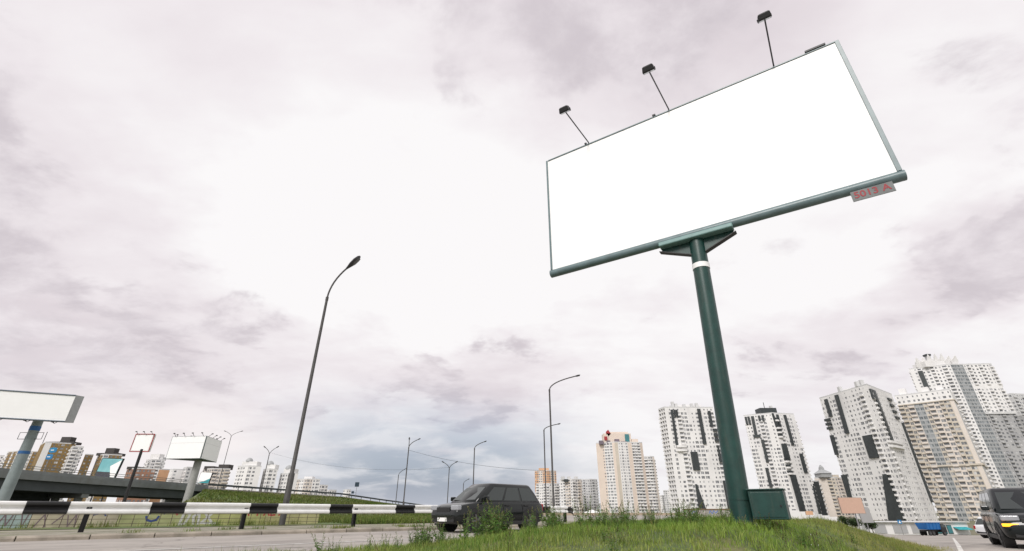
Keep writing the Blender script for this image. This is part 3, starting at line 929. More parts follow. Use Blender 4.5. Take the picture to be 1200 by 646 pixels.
org = Vector((-77.4, 126, 0))
sb = thing('white_billboard', 'small white billboard with a teal corner under the thin tall lamp', 'billboard', org)
C4 = [Vector((-78.9, 126.2, 6.9)), Vector((-75.5, 125.6, 6.85)), Vector((-75.2, 125.6, 9.4)), Vector((-78.5, 126.2, 9.6))]
board(C4, 0.3, WSHEET, DARK_METAL, sb, org, 'panel', 0.05)
B = [p - org for p in C4]
mb = MB(); mb.prism([bl(s, t) for s, t in ((.03, .04), (.97, .04), (.97, .46), (.55, .22))], nn * 0.3); mb.build('poster_corner', pm('poster_cyan', (0.03, 0.30, 0.33), 0.5, 0.1), sb)
mb = MB(); mb.tube([(0, 0.1, -1), (0, 0.1, 7.5)], 0.16, 10); mb.build('post', DARK_METAL, sb)

# right-hand boards
org = Vector((69.6, 104.2, gz(69.6, 104)))
pb = thing('salmon_billboard', 'plain salmon coloured billboard before the white towers on the right', 'billboard', org)
C4 = [Vector((66.6, 104, 0.3)), Vector((71.5, 104, 0.35)), Vector((71.0, 104, 3.25)), Vector((66.0, 104, 3.2))]
C4 = [Vector((66.2, 104, 0.3)), Vector((71.0, 104, 0.3)), Vector((71.0, 104, 3.2)), Vector((66.2, 104, 3.2))]
board(C4, 0.25, pm('poster_salmon', (0.50, 0.33, 0.25), 0.6, 0.05), pm('board_edge', (0.25, 0.2, 0.17), 0.6), pb, org, 'panel', 0.03)
mb = MB(); mb.tube([(-.6, 0.1, -0.5), (-.6, 0.1, 0.6 - org.z)], 0.13, 12); mb.build('post', GALV, pb)
org = Vector((76.2, 112.2, gz(76, 112)))
gb = thing('grey_billboard', 'grey back of a smaller billboard beside the salmon one', 'billboard', org)
C4 = [Vector((75.1, 112, -1.5)), Vector((77.6, 112, -1.5)), Vector((77.3, 112, 1.5)), Vector((74.9, 112, 1.5))]
board(C4, 0.2, pm('board_back_grey', (0.33, 0.33, 0.33), 0.6, 0.06), GALV, gb, org, 'panel', 0.03)
mb = MB(); mb.tube([(0, 0.1, -0.5), (0, 0.1, 2.6)], 0.12, 12); mb.build('post', GALV, gb)
org = Vector((59.5, 104, gz(59.5, 104)))
ob = thing('peach_sign', 'tiny peach coloured sign at the foot of the second white tower', 'sign', org)
C4 = [Vector((58.9, 104, .05)), Vector((60.4, 104, .05)), Vector((60.4, 104, .75)), Vector((58.9, 104, .75))]
board(C4, 0.12, pm('poster_peach', (0.55, 0.33, 0.20), 0.6, 0.05), GALV, ob, org, 'panel', 0.03)
mb = MB(); mb.tube([(0.1, 0.1, -0.4), (0.1, 0.1, 0.3 - org.z)], 0.06, 10); mb.build('post', GALV, ob)

# blue road signs on one post, on the bridge
org = Vector((-77.0, 82, 5.5))
rs_ = thing('blue_road_sign', 'post with two blue road signs on the bridge at the left', 'road sign', org)
SBLUE = pm('sign_blue', (0.015, 0.16, 0.36), 0.45, 0.12, 1.0, second=(0.02, 0.26, 0.42))
mb = MB(); mb.tube([(0, 0.1, 0), (0, 0.1, 5.0)], 0.06, 10); mb.build('post', GALV, rs_)
for cx, cz, w in ((0.15, 4.3, 1.25), (0.0, 3.25, 1.1)):
    mb = MB(); mb.prism([(cx + w / 2 * a, 0, cz + 0.42 * b) for a, b in ((-1, -.6), (-.6, -1), (.75, -.9), (1, -.3), (.9, .8), (.5, 1), (-.8, .9), (-1, .4))], (0, 0.05, 0)); mb.build('sign_panel', SBLUE, rs_)
    mb = MB(); mb.box((cx - .1, -0.012, cz), (0.5, 0.012, 0.12)); mb.build('sign_mark', WHITE_PAINT, rs_)
org = Vector((-43.2, 141, 4.3))
ds = thing('dark_road_sign', 'small dark square road sign on a thin post above the embankment', 'road sign', org)
mb = MB(); mb.tube([(0, 0, -0.3), (0, 0, 3.6)], 0.05, 8); mb.build('post', GALV, ds)
mb = MB(); mb.box((0, -0.08, 3.1), (1.15, 0.05, 1.15)); mb.build('sign_panel', pm('sign_navy', (0.01, 0.03, 0.05), 0.5, 0.2), ds)
mb = MB(); mb.box((-.9, -0.1, 1.1), (0.7, 0.05, 0.6)); mb.box((-.45, -.05, 1.1), (.9, .04, .05)); mb.build('plate', pm('sign_navy', (0, 0, 0)), ds)

# ------------------------------------------------------------------ overpass
ov = thing('overpass_bridge', 'grey concrete overpass with a railing crossing behind the guard rail', 'bridge', (0, 0, 0))
BR = 5                                                 # the part of RAMP carried by beams
DECK = pm('bridge_concrete', (0.17, 0.185, 0.185), 0.85, 0.18, 0.5, grime=0.35)
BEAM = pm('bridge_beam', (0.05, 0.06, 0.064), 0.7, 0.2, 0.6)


def band(name, i0, i1, sec, mat, smooth=None):
    """sweep a closed section (inset from the near edge, height) along the deck edge"""
    rings = [[ramp_at(i, a, b) for a, b in sec] for i in range(i0, i1)]
    mb = MB(); mb.loft(rings); return mb.build(name, mat, ov)


band('deck', 0, BR, [(0, -0.05), (0, -0.45), (0.5, -0.5), (9.5, -0.5), (10, -0.45), (10, -0.05)], DECK)
band('fascia', 0, BR, [(-0.12, 0.12), (-0.12, -0.72), (-0.02, -0.72), (-0.02, 0.12)], DECK)
for k in range(4):
    a = 0.5 + k * 2.9
    band('girder', 0, BR, [(a, -0.52), (a, -2.15), (a + 0.7, -2.15), (a + 0.7, -0.52)], BEAM)
band('parapet', 0, BR, [(-0.05, 0.13), (0.2, 0.13), (0.15, 0.55), (0, 0.55)], DECK)
band('ramp_road', BR - 1, len(RAMP), [(0.0, -0.04), (0.0, -0.5), (10, -0.5), (10, -0.04)], ASPHALT)
RAILM = pm('bridge_rail_metal', (0.16, 0.17, 0.16), 0.6, 0.2, 1.0)
for z in (1.15, 0.85):
    band('rail_bar', 0, BR, [(0.04, z), (0.04, z - 0.07), (0.11, z - 0.07), (0.11, z)], RAILM)
for i in range(BR - 1):
    for k in range(7):
        p = ramp_at(i, 0.075).lerp(ramp_at(i + 1, 0.075), k / 7)
        mb = MB(); mb.box((p.x, p.y, p.z + 0.82), (0.07, 0.07, 0.62)); mb.build('rail_post', RAILM, ov)
for i in (1, 2, 3):
    for k in (2.0, 7.6):
        p = ramp_at(i, k)
        mb = MB(); mb.tube([(p.x, p.y, -0.6), (p.x, p.y, p.z - 2.7)], 0.55, 18); mb.build('pier', DECK, ov, smooth=40)
    p, q = ramp_at(i, 0.6), ramp_at(i, 9.4)
    d = Vector((q.x - p.x, q.y - p.y, 0)).normalized(); s_ = Vector((-d.y, d.x, 0)) * 0.55
    mb = MB(); mb.prism([Vector((*(p + s_).xy, p.z - 2.75)), Vector((*(p - s_).xy, p.z - 2.75)), Vector((*(q - s_).xy, q.z - 2.75)), Vector((*(q + s_).xy, q.z - 2.75))], (0, 0, 0.6)); mb.build('pier_cap', DECK, ov)
p, q = ramp_at(4, -0.05), ramp_at(4, 10)
mb = MB(); mb.prism([(p.x, p.y - 0.6, -0.8), (q.x, q.y - 0.6, -0.8), (q.x, q.y - 0.6, q.z - 0.5), (p.x, p.y - 0.6, p.z - 0.5)], (0, 2.0, 0)); mb.build('abutment', DECK, ov)
band('added_dark_backing', 0, 4, [(8.8, -0.52), (8.8, -7.4), (9.4, -7.4), (9.4, -0.52)], BEAM)  # dark backing added so the space under the deck stays dark
ov['label'] = 'grey concrete overpass with a railing, left behind the striped guard rail'
# dark guard rail along the ramp
rr = thing('ramp_guard_rail', 'dark guard rail along the top edge of the green embankment', 'guard rail', (0, 0, 0))
for i in range(4, len(RAMP) - 2):
    a, b = ramp_at(i, 0.15), ramp_at(i + 1, 0.15)
    mb = MB(); mb.loft([[p + Vector((0, 0, z)) + Vector((0, dy, 0)) for dy, z in ((-.05, .45), (.05, .45), (.05, .85), (-.05, .85))] for p in (a, b)]); mb.build('rail_section', BEAM, rr)
    n_ = max(2, int((b - a).length / 4))
    for k in range(n_):
        p = a.lerp(b, k / n_); mb = MB(); mb.box((p.x, p.y, p.z + 0.35), (0.14, 0.14, 0.9)); mb.build('rail_post', BEAM, rr)

# ------------------------------------------------------------------ overhead cables
CAB = pm('cable', (0.05, 0.055, 0.06), 0.6, 0.1)


def cable(a, b, sag, label):
    a, b = Vector(a), Vector(b)
    mb = MB(); mb.tube([a.lerp(b, k / 24) - Vector((0, 0, sag * 4 * (k / 24) * (1 - k / 24))) for k in range(25)], 0.018, 6)
    tag(mb.build('overhead_cable', CAB), label, 'cable')


cable((-63.2, 128, 14.4), (-13.6, 108, 9.2), 1.9, 'thin cable from the ramp lamp to the far double-headed lamp')
cable((-16.9, 80, 9.6), (4.25, 64, 5.3), 0.6, 'thin cable sloping right from the lamp left of the dark car')
# ------------------------------------------------------------------ apartment buildings
GL_DARK = glass_mat('window_glass_dark', (0.13, 0.135, 0.145), (0.55, 0.55, 0.55), 0.55)
GL_MID = glass_mat('window_glass_mid', (0.15, 0.155, 0.165), (0.6, 0.6, 0.6), 0.55)
GL_BLUE = glass_mat('window_glass_blue', (0.11, 0.125, 0.135), (0.38, 0.40, 0.415), 0.6)
T_WHITE = pm('tower_white', (0.76, 0.75, 0.74), 0.8, 0.05, 0.15, second=(0.67, 0.66, 0.655), grime=0.10, world_co=True)
T_GREY = pm('tower_grey', (0.40, 0.40, 0.40), 0.85, 0.08, 0.15, second=(0.33, 0.33, 0.335), world_co=True)
T_LGREY = pm('tower_light_grey', (0.56, 0.56, 0.56), 0.85, 0.07, 0.15, world_co=True)
T_BEIGE = pm('tower_peach', (0.66, 0.565, 0.49), 0.85, 0.06, 0.15, world_co=True)
T_CREAM = pm('tower_cream', (0.66, 0.60, 0.545), 0.85, 0.06, 0.15, world_co=True)
T_TAN = pm('tower_tan', (0.57, 0.515, 0.44), 0.85, 0.08, 0.2, second=(0.51, 0.46, 0.39), world_co=True)
T_MUST = pm('block_mustard', (0.235, 0.155, 0.06), 0.85, 0.12, 0.15, second=(0.19, 0.125, 0.05), world_co=True)
T_BROWN = pm('block_brown', (0.17, 0.10, 0.05), 0.85, 0.12, 0.15, world_co=True)
T_ORANGE = pm('block_orange', (0.60, 0.36, 0.21), 0.85, 0.08, 0.15, world_co=True)
T_BRICK = pm('block_brick', (0.28, 0.15, 0.10), 0.85, 0.1, 0.15, world_co=True)
T_CHAR = pm('charcoal_cladding', (0.035, 0.042, 0.044), 0.45, 0.25, 0.4, world_co=True)
T_ROOF = pm('roof_dark', (0.055, 0.05, 0.048), 0.85, 0.2, 0.5, world_co=True)
T_RED = pm('red_gable', (0.33, 0.035, 0.04), 0.7, 0.1, world_co=True)
T_TEALG = pm('teal_glass', (0.05, 0.19, 0.21), 0.3, 0.15, 0.5, world_co=True)
T_SLATE = pm('slate_blue_panel', (0.345, 0.355, 0.36), 0.5, 0.15, 0.5, world_co=True)
T_VIOLET = pm('violet_panel', (0.16, 0.13, 0.16), 0.6, 0.2, 0.5, world_co=True)


def facade(Wm, Gm, Bm, p0, p1, z0, z1, ncol, nrow, cell):
    """real openings: each cell is wall with a recessed pane; 'B' adds a balcony box, 'L' a deep loggia.
    cell(j, i) -> (type, wall material, pane material); p0 -> p1 runs left to right seen from outside"""
    p0, p1 = Vector((*p0, 0)), Vector((*p1, 0)); L = (p1 - p0).length; e = (p1 - p0) / L
    n = Vector((e.y, -e.x, 0)); cw, ch = L / ncol, (z1 - z0) / nrow

    def P(a, z, d=0.0):
        q = p0 + e * a + n * d
        return (q.x, q.y, z)
    cr_ = random.Random(int(abs(p0.x) * 13 + abs(p0.y) * 7))
    ws = [cr_.uniform(0.72, 1.3) for _ in range(ncol)]
    edges = [0.0]
    for w_ in ws:
        edges.append(edges[-1] + w_ * L / sum(ws))
    for j in range(ncol):
        for i in range(nrow):
            ty, wm, gm = cell(j, i)
            a0, a1, b0, b1 = edges[j], edges[j + 1], z0 + i * ch, z0 + (i + 1) * ch
            cw = a1 - a0
            if ty == '.':
                Wm.quad(P(a0, b0), P(a1, b0), P(a1, b1), P(a0, b1), wm); continue
            if ty in 'wn':
                ml, mb_, mt, dep = (0.27, 0.33, 0.2, 0.14) if ty == 'w' else (0.36, 0.36, 0.24, 0.14)
            elif ty == 'd':
                ml, mb_, mt, dep = 0.12, 0.28, 0.14, 0.16
            else:
                ml, mb_, mt, dep = 0.08, 0.30, 0.10, 0.9 if ty == 'L' else 0.2
            c0, c1, d0, d1 = a0 + cw * ml, a1 - cw * ml, b0 + ch * mb_, b1 - ch * mt
            Wm.quad(P(a0, b0), P(a1, b0), P(a1, d0), P(a0, d0), wm)
            Wm.quad(P(a0, d1), P(a1, d1), P(a1, b1), P(a0, b1), wm)
            Wm.quad(P(a0, d0), P(c0, d0), P(c0, d1), P(a0, d1), wm)
            Wm.quad(P(c1, d0), P(a1, d0), P(a1, d1), P(c1, d1), wm)
            Wm.quad(P(c0, d0), P(c1, d0), P(c1, d0, -dep), P(c0, d0, -dep), wm)
            Wm.quad(P(c0, d1, -dep), P(c1, d1, -dep), P(c1, d1), P(c0, d1), wm)
            Wm.quad(P(c0, d0, -dep), P(c0, d1, -dep), P(c0, d1), P(c0, d0), wm)
            Wm.quad(P(c1, d0), P(c1, d1), P(c1, d1, -dep), P(c1, d0, -dep), wm)
            if ty == 'd':
                m_ = (c0 + c1) / 2; g = 0.07
                Gm.quad(P(c0, d0, -dep), P(m_ - g, d0, -dep), P(m_ - g, d1, -dep), P(c0, d1, -dep), gm)
                Gm.quad(P(m_ + g, d0, -dep), P(c1, d0, -dep), P(c1, d1, -dep), P(m_ + g, d1, -dep), gm)
                Wm.quad(P(m_ - g, d0, -dep), P(m_ + g, d0, -dep), P(m_ + g, d1, -dep), P(m_ - g, d1, -dep), wm)
            else:
                Gm.quad(P(c0, d0, -dep), P(c1, d0, -dep), P(c1, d1, -dep), P(c0, d1, -dep), gm)
            if ty == 'B':
                q0, q1, h0, h1, dd = a0 + cw * 0.04, a1 - cw * 0.04, b0 + 0.02, b0 + ch * 0.40, 0.95
                Bm.quad(P(q0, h0, dd), P(q1, h0, dd), P(q1, h1, dd), P(q0, h1, dd), wm)
                Bm.quad(P(q0, h0), P(q0, h0, dd), P(q0, h1, dd), P(q0, h1), wm)
                Bm.quad(P(q1, h0, dd), P(q1, h0), P(q1, h1), P(q1, h1, dd), wm)
                Bm.quad(P(q0, h0), P(q1, h0), P(q1, h0, dd), P(q0, h0, dd), wm)
                Bm.quad(P(q0, h1, dd), P(q1, h1, dd), P(q1, h1), P(q0, h1), wm)


def building(name, label, pts, z0, z1, walls, cellf, glass=None, floor=3.0, colw=3.2, group=None, depth=None, roof=T_LGREY, roof_edge=0.9, seen=None, cat='building'):
    """pts: footprint left to right as seen from the camera (open polyline); the back is closed behind it"""
    glass = glass or [GL_DARK]
    cen = Vector((sum(p[0] for p in pts) / len(pts), sum(p[1] for p in pts) / len(pts), 0))
    away = Vector((cen.x, cen.y, 0)).normalized()
    depth = depth or 18
    back = [(p[0] + away.x * depth, p[1] + away.y * depth) for p in (pts[-1], pts[0])]
    ring = list(pts) + back
    org = Vector((cen.x, cen.y, z0))
    b = thing(name, label, cat, org, 0, group)
    Wm, Gm, Bm = MB(), MB(), MB()
    nrow = max(1, round((z1 - z0) / floor))
    k = len(ring)
    for f in range(k):
        p, q = ring[f], ring[(f + 1) % k]
        L = math.hypot(q[0] - p[0], q[1] - p[1])
        nc = max(1, round(L / colw))
        if f < len(pts) - 1 or (f in (len(pts) - 1, k - 1)):
            facade(Wm, Gm, Bm, p, q, z0, z1, nc, nrow, lambda j, i, f=f, nc=nc: cellf(f, j, nc, i, nrow))
        else:
            Wm.quad((*p, z0), (*q, z0), (*q, z1), (*p, z1), 0)
    for m_ in (Wm, Gm, Bm):
        m_.v = [(x - org.x, y - org.y, z - org.z) for x, y, z in m_.v]
    Wm.build('wall', walls, b)
    if Gm.f:
        Gm.build('window_pane', glass, b, kind='stuff')
    if Bm.f:
        Bm.build('balcony', walls, b, kind='stuff')
    rm = MB(); rm.prism([(x - org.x, y - org.y, z1 - z0) for x, y in ring], (0, 0, roof_edge))
    rm.build('roof', roof, b)
    return b, org


def face_panel(b, org, p0, p1, z0, z1, outline, mat, name='dark_panel', proud=1.02, thick=1.1):
    """flat cladding on a facade: outline in (along, up) fractions of that facade"""
    p0, p1 = Vector((*p0, 0)), Vector((*p1, 0)); e = p1 - p0; n = Vector((e.y, -e.x, 0)).normalized()
    pts = [p0 + e * a + Vector((0, 0, z0 + (z1 - z0) * t)) + n * proud - org for a, t in outline]
    mb = MB(); mb.prism(pts, -n * thick); return mb.build(name, mat, b)


def stripe(a0, a1, t1, t0, c0=None, c1=None):
    """quad from the top (a0..a1 at t1) to the bottom (c0..c1 at t0)"""
    c0 = a0 if c0 is None else c0; c1 = a1 if c1 is None else c1
    if a1 - a0 < 0.11:
        g = (a1 - a0) * 0.14; a0, a1, c0, c1 = a0 - g, a1 + g, c0 - g, c1 + g
    return [(c0, t0), (c1, t0), (a1, t1), (a0, t1)]


def roof_box(b, org, x, y, z, sx, sy, sz, mat, rz=0.0, name='roof_room'):
    mb = MB(); mb.box((x - org.x, y - org.y, z + sz / 2 - org.z), (sx, sy, sz), rz=rz); return mb.build(name, mat, b)


def ring_balcony(b, org, p0, p1, z, a0, a1, h, proud, mat):
    """a projecting round-cornered balcony band"""
    p0, p1 = Vector((*p0, 0)), Vector((*p1, 0)); e = p1 - p0; n = Vector((e.y, -e.x, 0)).normalized()
    pts = []
    for k in range(9):
        s_ = k / 8; d = proud * math.sin(math.pi * min(1, max(0, s_))) ** 0.35
        pts.append(p0 + e * (a0 + (a1 - a0) * s_) + n * d + Vector((0, 0, z)) - org)
    mb = MB(); mb.prism(pts, (0, 0, h)); return mb.build('round_balcony', mat, b)


rr_ = random.Random(3)
ZB_ = -6.0


def white_cells(blank=(), loggia=(), balc=()):
    def f(fc, j, nc, i, nr):
        if fc >= 1 and fc != 0 and (j + i) % 97 == 0:
            return ('.', 0, 0)
        if i == nr - 1:
            return ('.', 0, 0) if rr_.random() < .5 else ('n', 0, 0)
        if j in blank:
            return ('.', 0, 0)
        if j in loggia:
            return ('L', 0, 0)
        if j in balc:
            return ('B', 0, 0)
        if rr_.random() < 0.07:
            return ('d', 0, 0)
        return (('w', 'd', 'n', 'w', '.', 'n', 'd')[(j * 5 + (i // 9)) % 7], 0, 0)
    return f


# --- first white tower, left of the pole
H1 = 73.5
A, Bp = (119.9, 370), (158.4, 371)
S0 = (117.6, 379)
b, o_ = building('apartment_tower', 'white tower block with charcoal panels, directly left of the billboard pole', [S0, A, Bp], ZB_, H1, [T_WHITE], 
                 lambda f, j, nc, i, nr: ('L', 0, 0) if f == 0 else white_cells(blank=(0,), balc=(3,), loggia=(12,))(f, j, nc, i, nr), group='white towers with charcoal panels', colw=2.9)
for s in (stripe(.12, .155, .98, .63), stripe(.18, .205, .98, .91), stripe(.225, .25, .98, .91), stripe(.67, .72, .99, .66), stripe(.88, .92, .97, .82),
          stripe(.38, .51, .59, .43), [(.36, .09), (.50, .09), (.40, .31), (.37, .31)], stripe(.92, .985, .34, .09), [(.92, .50), (.98, .50), (.955, .65), (.935, .65)],
          stripe(.92, .995, .80, .775), stripe(.92, .995, .755, .73), stripe(.92, .995, .71, .685)):
    face_panel(b, o_, A, Bp, ZB_, H1, s, T_CHAR)
for z in (44, 41.2):
    ring_balcony(b, o_, A, Bp, z, .10, .34, 1.5, 2.0, T_WHITE)
roof_box(b, o_, 139, 380, H1, 24, 10, 3.2, T_WHITE)
for x, h in ((128, 4.5), (130.5, 3), (137, 2.5), (143, 3.0), (147, 3.4)):
    roof_box(b, o_, x, 374, H1 + 0.9, 2.0, 2.0, h, T_LGREY, name='roof_vent')
# --- second tower
H2 = 74.5
A, Bm_, Cp = (200.9, 411), (219.5, 399), (240.5, 404)
b, o_ = building('apartment_tower', 'white tower block with charcoal panels and a dark rooftop crown, right of the green cabinet', [A, Bm_, Cp], ZB_, H2, [T_WHITE],
                 lambda f, j, nc, i, nr: white_cells(balc=(4,) if f == 0 else (0, 1), blank=(0,) if f else ())(f, j, nc, i, nr), group='white towers with charcoal panels', colw=2.9)
for s in (stripe(.03, .09, .99, .91), stripe(.13, .19, .99, .91), stripe(.26, .34, .99, .80, .24, .32), stripe(.50, .56, .99, .93), stripe(.62, .68, .99, .93), stripe(.42, .5, .75, .53), stripe(.34, .42, .48, .30),
          stripe(.18, .42, .80, .775)):
    face_panel(b, o_, A, Bm_, ZB_, H2, s, T_CHAR)
for s in ([(.0, .86), (.14, .86), (.02, 1.0), (-.03, 1.0)], stripe(.16, .23, .99, .86), stripe(.50, .58, .99, .69, .52, .6), stripe(.05, .26, .70, .55, .03, .27), stripe(.08, .32, .41, .04, .12, .36), stripe(.76, .86, .61, .43), [(.9, .05), (1.0, .05), (1.0, .31), (.95, .31)]):
    face_panel(b, o_, Bm_, Cp, ZB_, H2, s, T_CHAR)
for z in (68, 62, 58.5, 55, 36, 31.5, 27):
    ring_balcony(b, o_, Bm_, Cp, z, -.0, .22, 1.3, 1.8, T_WHITE)
    face_panel(b, o_, Bm_, Cp, z + 1.3, z + 3.0, stripe(0.01, .2, 1, 0), T_CHAR)
roof_box(b, o_, 219.5, 408, H2, 14, 9, 5.5, T_CHAR, name='rooftop_crown')
mb = MB(); mb.tube([(219 - o_.x, 408 - o_.y, H2 - ZB_ + 5), (219 - o_.x, 408 - o_.y, H2 - ZB_ + 11)], 0.25, 6); mb.build('antenna', DARK_METAL, b)
roof_box(b, o_, 223, 405, H2 + 5.2, 2, 2, 2.2, T_LGREY, name='roof_vent')
# --- third tower
H3 = 75.0
A, Bm_, Cp = (227.5, 345), (233.8, 303), (271.5, 332)
b, o_ = building('apartment_tower', 'nearest white tower block with charcoal panels, behind the salmon billboard', [A, Bm_, Cp], ZB_, H3, [T_WHITE],
                 lambda f, j, nc, i, nr: white_cells(balc=(12,) if f == 0 else (1,), blank=(15,) if f else ())(f, j, nc, i, nr), group='white towers with charcoal panels', colw=2.75)
for s in (stripe(.12, .165, .98, .83), stripe(.36, .41, .99, .67, .34, .39), stripe(.01, .06, .68, .52, .0, .05), stripe(.0, .08, .36, .19, .0, .05), stripe(.63, .79, .63, .46), [(.60, .01), (.86, .01), (.83, .34), (.76, .34)],
          stripe(.0, .09, .82, .80), stripe(.0, .09, .785, .765), stripe(.0, .09, .75, .73)):
    face_panel(b, o_, A, Bm_, ZB_, H3, s, T_CHAR)
for s in (stripe(.02, .05, .97, .89), stripe(.08, .11, .97, .89), stripe(.14, .20, .97, .58, .17, .23), stripe(.95, .99, .76, .15), stripe(.70, .84, .95, .93), stripe(.70, .84, .90, .88), stripe(.72, .86, .85, .83), stripe(.74, .88, .80, .78)):
    face_panel(b, o_, Bm_, Cp, ZB_, H3, s, T_CHAR)
for z in (39.2, 36.6):
    ring_balcony(b, o_, Bm_, Cp, z, .0, .62, 1.4, 2.0, T_WHITE)
roof_box(b, o_, 246, 328, H3, 22, 18, 2.6, T_WHITE, rz=0.6)
for x, y, h in ((231.5, 326, 3.4), (233.5, 311, 3.2), (236, 310, 4), (250, 322, 2.5), (262, 332, 2.8)):
    roof_box(b, o_, x, y, H3 + 0.9, 2.2, 2.2, h, T_LGREY, name='roof_vent')
# --- beige and grey tower
H4 = 75.5
A, Bm_, Cp = (279.5, 340), (301.8, 319), (331, 347)


def cells4(f, j, nc, i, nr):
    s_ = j / max(1, nc - 1)
    top = i >= nr - 2
    if f == 0:
        if top:
            return ('w', 0, 0) if i == nr - 2 else ('n', 0, 0)
        if .30 <= s_ <= .42:
            return ('d', 3, 1)
        if j == nc - 1:
            return ('.', 1, 0)
        return ('B' if j % 2 == 0 else 'd', 2 if (j // 2) % 2 == 0 else 1, 0)
    if top:
        return ('n', 0, 0)
    if s_ < .34:
        return ('.', 4, 0) if j % 3 else ('n', 4, 0)
    if s_ > .8:
        return ('d', 2, 0)
    return ('B' if j % 3 == 0 else 'w', 4 if j % 2 else 0, 0)


b, o_ = building('apartment_tower', 'tan and grey tower block with stacked balconies, right of the white towers', [A, Bm_, Cp], ZB_, H4, [T_WHITE, T_CREAM, T_TAN, T_SLATE, T_LGREY], cells4, glass=[GL_DARK, GL_BLUE], colw=2.7)
for p, q in ((A, Bm_), (Bm_, Cp)):
    for z in (27.5,):
        face_panel(b, o_, p, q, z, z + 1.0, [(0, 0), (1, 0), (1, 1), (0, 1)], T_TAN, 'cornice', 0.9, 1.0)
    face_panel(b, o_, p, q, H4 - 6.8, H4 - 6.2, [(-.01, 0), (1.01, 0), (1.01, 1), (-.01, 1)], T_TAN, 'cornice', 0.5, 0.6)
for x, y, h in ((287, 340, 4.5), (296, 331, 3.5), (304, 328, 4.0), (316, 340, 3.6)):
    roof_box(b, o_, x, y, H4 + 0.9, 4.5, 4, h, T_WHITE, rz=0.7)
# --- tallest white and grey tower
H5 = 116.0
A, Bm_, Cp, Dp = (362, 413), (386, 397), (397.5, 397.5), (421, 395.5)


def cells5(f, j, nc, i, nr):
    if f == 0:
        return ('.', 0, 0) if j in (0,) else ('B' if j % 3 == 2 else 'w', 0, 0)
    if f == 1:
        return ('d', 1, 1)
    low = i < nr * 0.655
    return (('B' if j % 3 == 1 else 'w') if i % 17 else '.', 2 if low else 0, 0)


b, o_ = building('apartment_tower', 'tallest tower block, white above grey, with a petal crown at the right edge', [A, Bm_, Cp, Dp], ZB_, H5, [T_WHITE, T_SLATE, T_GREY], cells5, glass=[GL_DARK, GL_BLUE], colw=2.8, depth=22)
face_panel(b, o_, Cp, Dp, 73.5, 75.5, [(-.02, 0), (1.02, 0), (1.02, 1), (-.02, 1)], T_LGREY, 'cornice', 0.9, 1.0)
face_panel(b, o_, A, Bm_, ZB_, H5, stripe(.20, .29, .98, .80), T_CHAR)
roof_box(b, o_, 382, 410, H5, 24, 14, 5, T_WHITE)
for k in range(7):                                     # the petal crown
    x = 369 + k * 4.4; y = 409 - k * 1.2
    mb = MB()
    out = [Vector((x - 2.6, y, H5 + .8)), Vector((x + 2.6, y, H5 + .8)), Vector((x + 3.1, y - 1.2, H5 + 5)), Vector((x + 0.8 * (k - 3) * .6, y - 2, H5 + 9.5 + (2.5 if k in (2, 3, 4) else 0))), Vector((x - 3.1, y - 1.2, H5 + 5))]
    mb.prism([p - o_ for p in out], (0, 0.8, 0)); mb.build('crown_petal', T_WHITE, b)
roof_box(b, o_, 380, 409, H5 + 4, 3, 3, 7.5, T_GREY, name='rooftop_crown')
roof_box(b, o_, 380, 409, H5 + 11.4, 4.2, 4.2, 1.5, T_CHAR, name='rooftop_crown')
# --- sliver at the right edge
building('apartment_tower', 'grey tower block cut off by the right edge of the picture', [(425, 425), (436, 405), (462, 409)], ZB_, 92, [T_LGREY, T_GREY],
         lambda f, j, nc, i, nr: ('B' if j % 3 == 0 else 'w', 0 if i > nr * .8 else 1, 0), colw=3.0)

# --- beige tower with a red gable, left
Y = 540.0
A, Bm_, Cp, Dp, Ep = (94.0, 545), (112.5, 534), (116, 534), (141, 538), (144.5, 540)
ZT_ = 68.5


def cells6(f, j, nc, i, nr):
    s_ = j / max(1, nc - 1)
    if f == 0:
        if s_ < .2 or s_ > .9:
            return ('.', 1, 0)
        return ('w' if s_ < .5 else 'd', 1 if s_ < .45 else 0, 0)
    if f == 1:
        return ('.', 2, 0) if j == 0 else ('n', 2, 0)
    if f == 2:
        if s_ < .5:
            return ('d' if j % 2 else 'n', 0, 0)
        if s_ < .68:
            return ('.', 1, 0)
        return ('B', 0, 0)
    return ('.', 1, 0)


b, o_ = building('apartment_tower', 'peach and white tower block topped by a red gable, left of the white towers', [A, Bm_, Cp, Dp, Ep], ZB_, ZT_, [T_WHITE, T_BEIGE, T_TAN], cells6, glass=[GL_MID], colw=2.9)
roof_box(b, o_, 118, 548, ZT_, 30, 14, 10.5, T_BEIGE, name='upper_storey')
roof_box(b, o_, 121, 550, ZT_ + 10, 20, 10, 2.6, T_BEIGE, name='upper_storey')
roof_box(b, o_, 137, 546, ZT_, 7, 10, 4.5, T_BEIGE, name='upper_storey')
roof_box(b, o_, 128.5, 540.8, ZT_ + 1, 4.6, 1.2, 8.5, T_TEALG, name='glazed_bay')
for x, w, h, m_ in ((99, 4.5, 4, T_VIOLET), (107, 4, 4, T_VIOLET), (116.5, 5, 5.5, T_VIOLET), (124, 6, 3.2, T_VIOLET)):
    roof_box(b, o_, x, 540, ZT_ - 1.5, w, 4, h, m_, name='attic_window')
mb = MB(); mb.prism([Vector((105.5, 541, ZT_ + 5)) - o_, Vector((111, 541, ZT_ + 10)) - o_, Vector((108.2, 541, ZT_ + 14.5)) - o_, Vector((106, 541, ZT_ + 12.5)) - o_], (0, 3, 0)); mb.build('red_gable', T_RED, b)
roof_box(b, o_, 104.5, 543, ZT_, 5.5, 6, 9, T_BEIGE, name='upper_storey')
roof_box(b, o_, 104.5, 539.7, ZT_ + 3, 3.2, 1, 4, T_RED, name='red_bay')
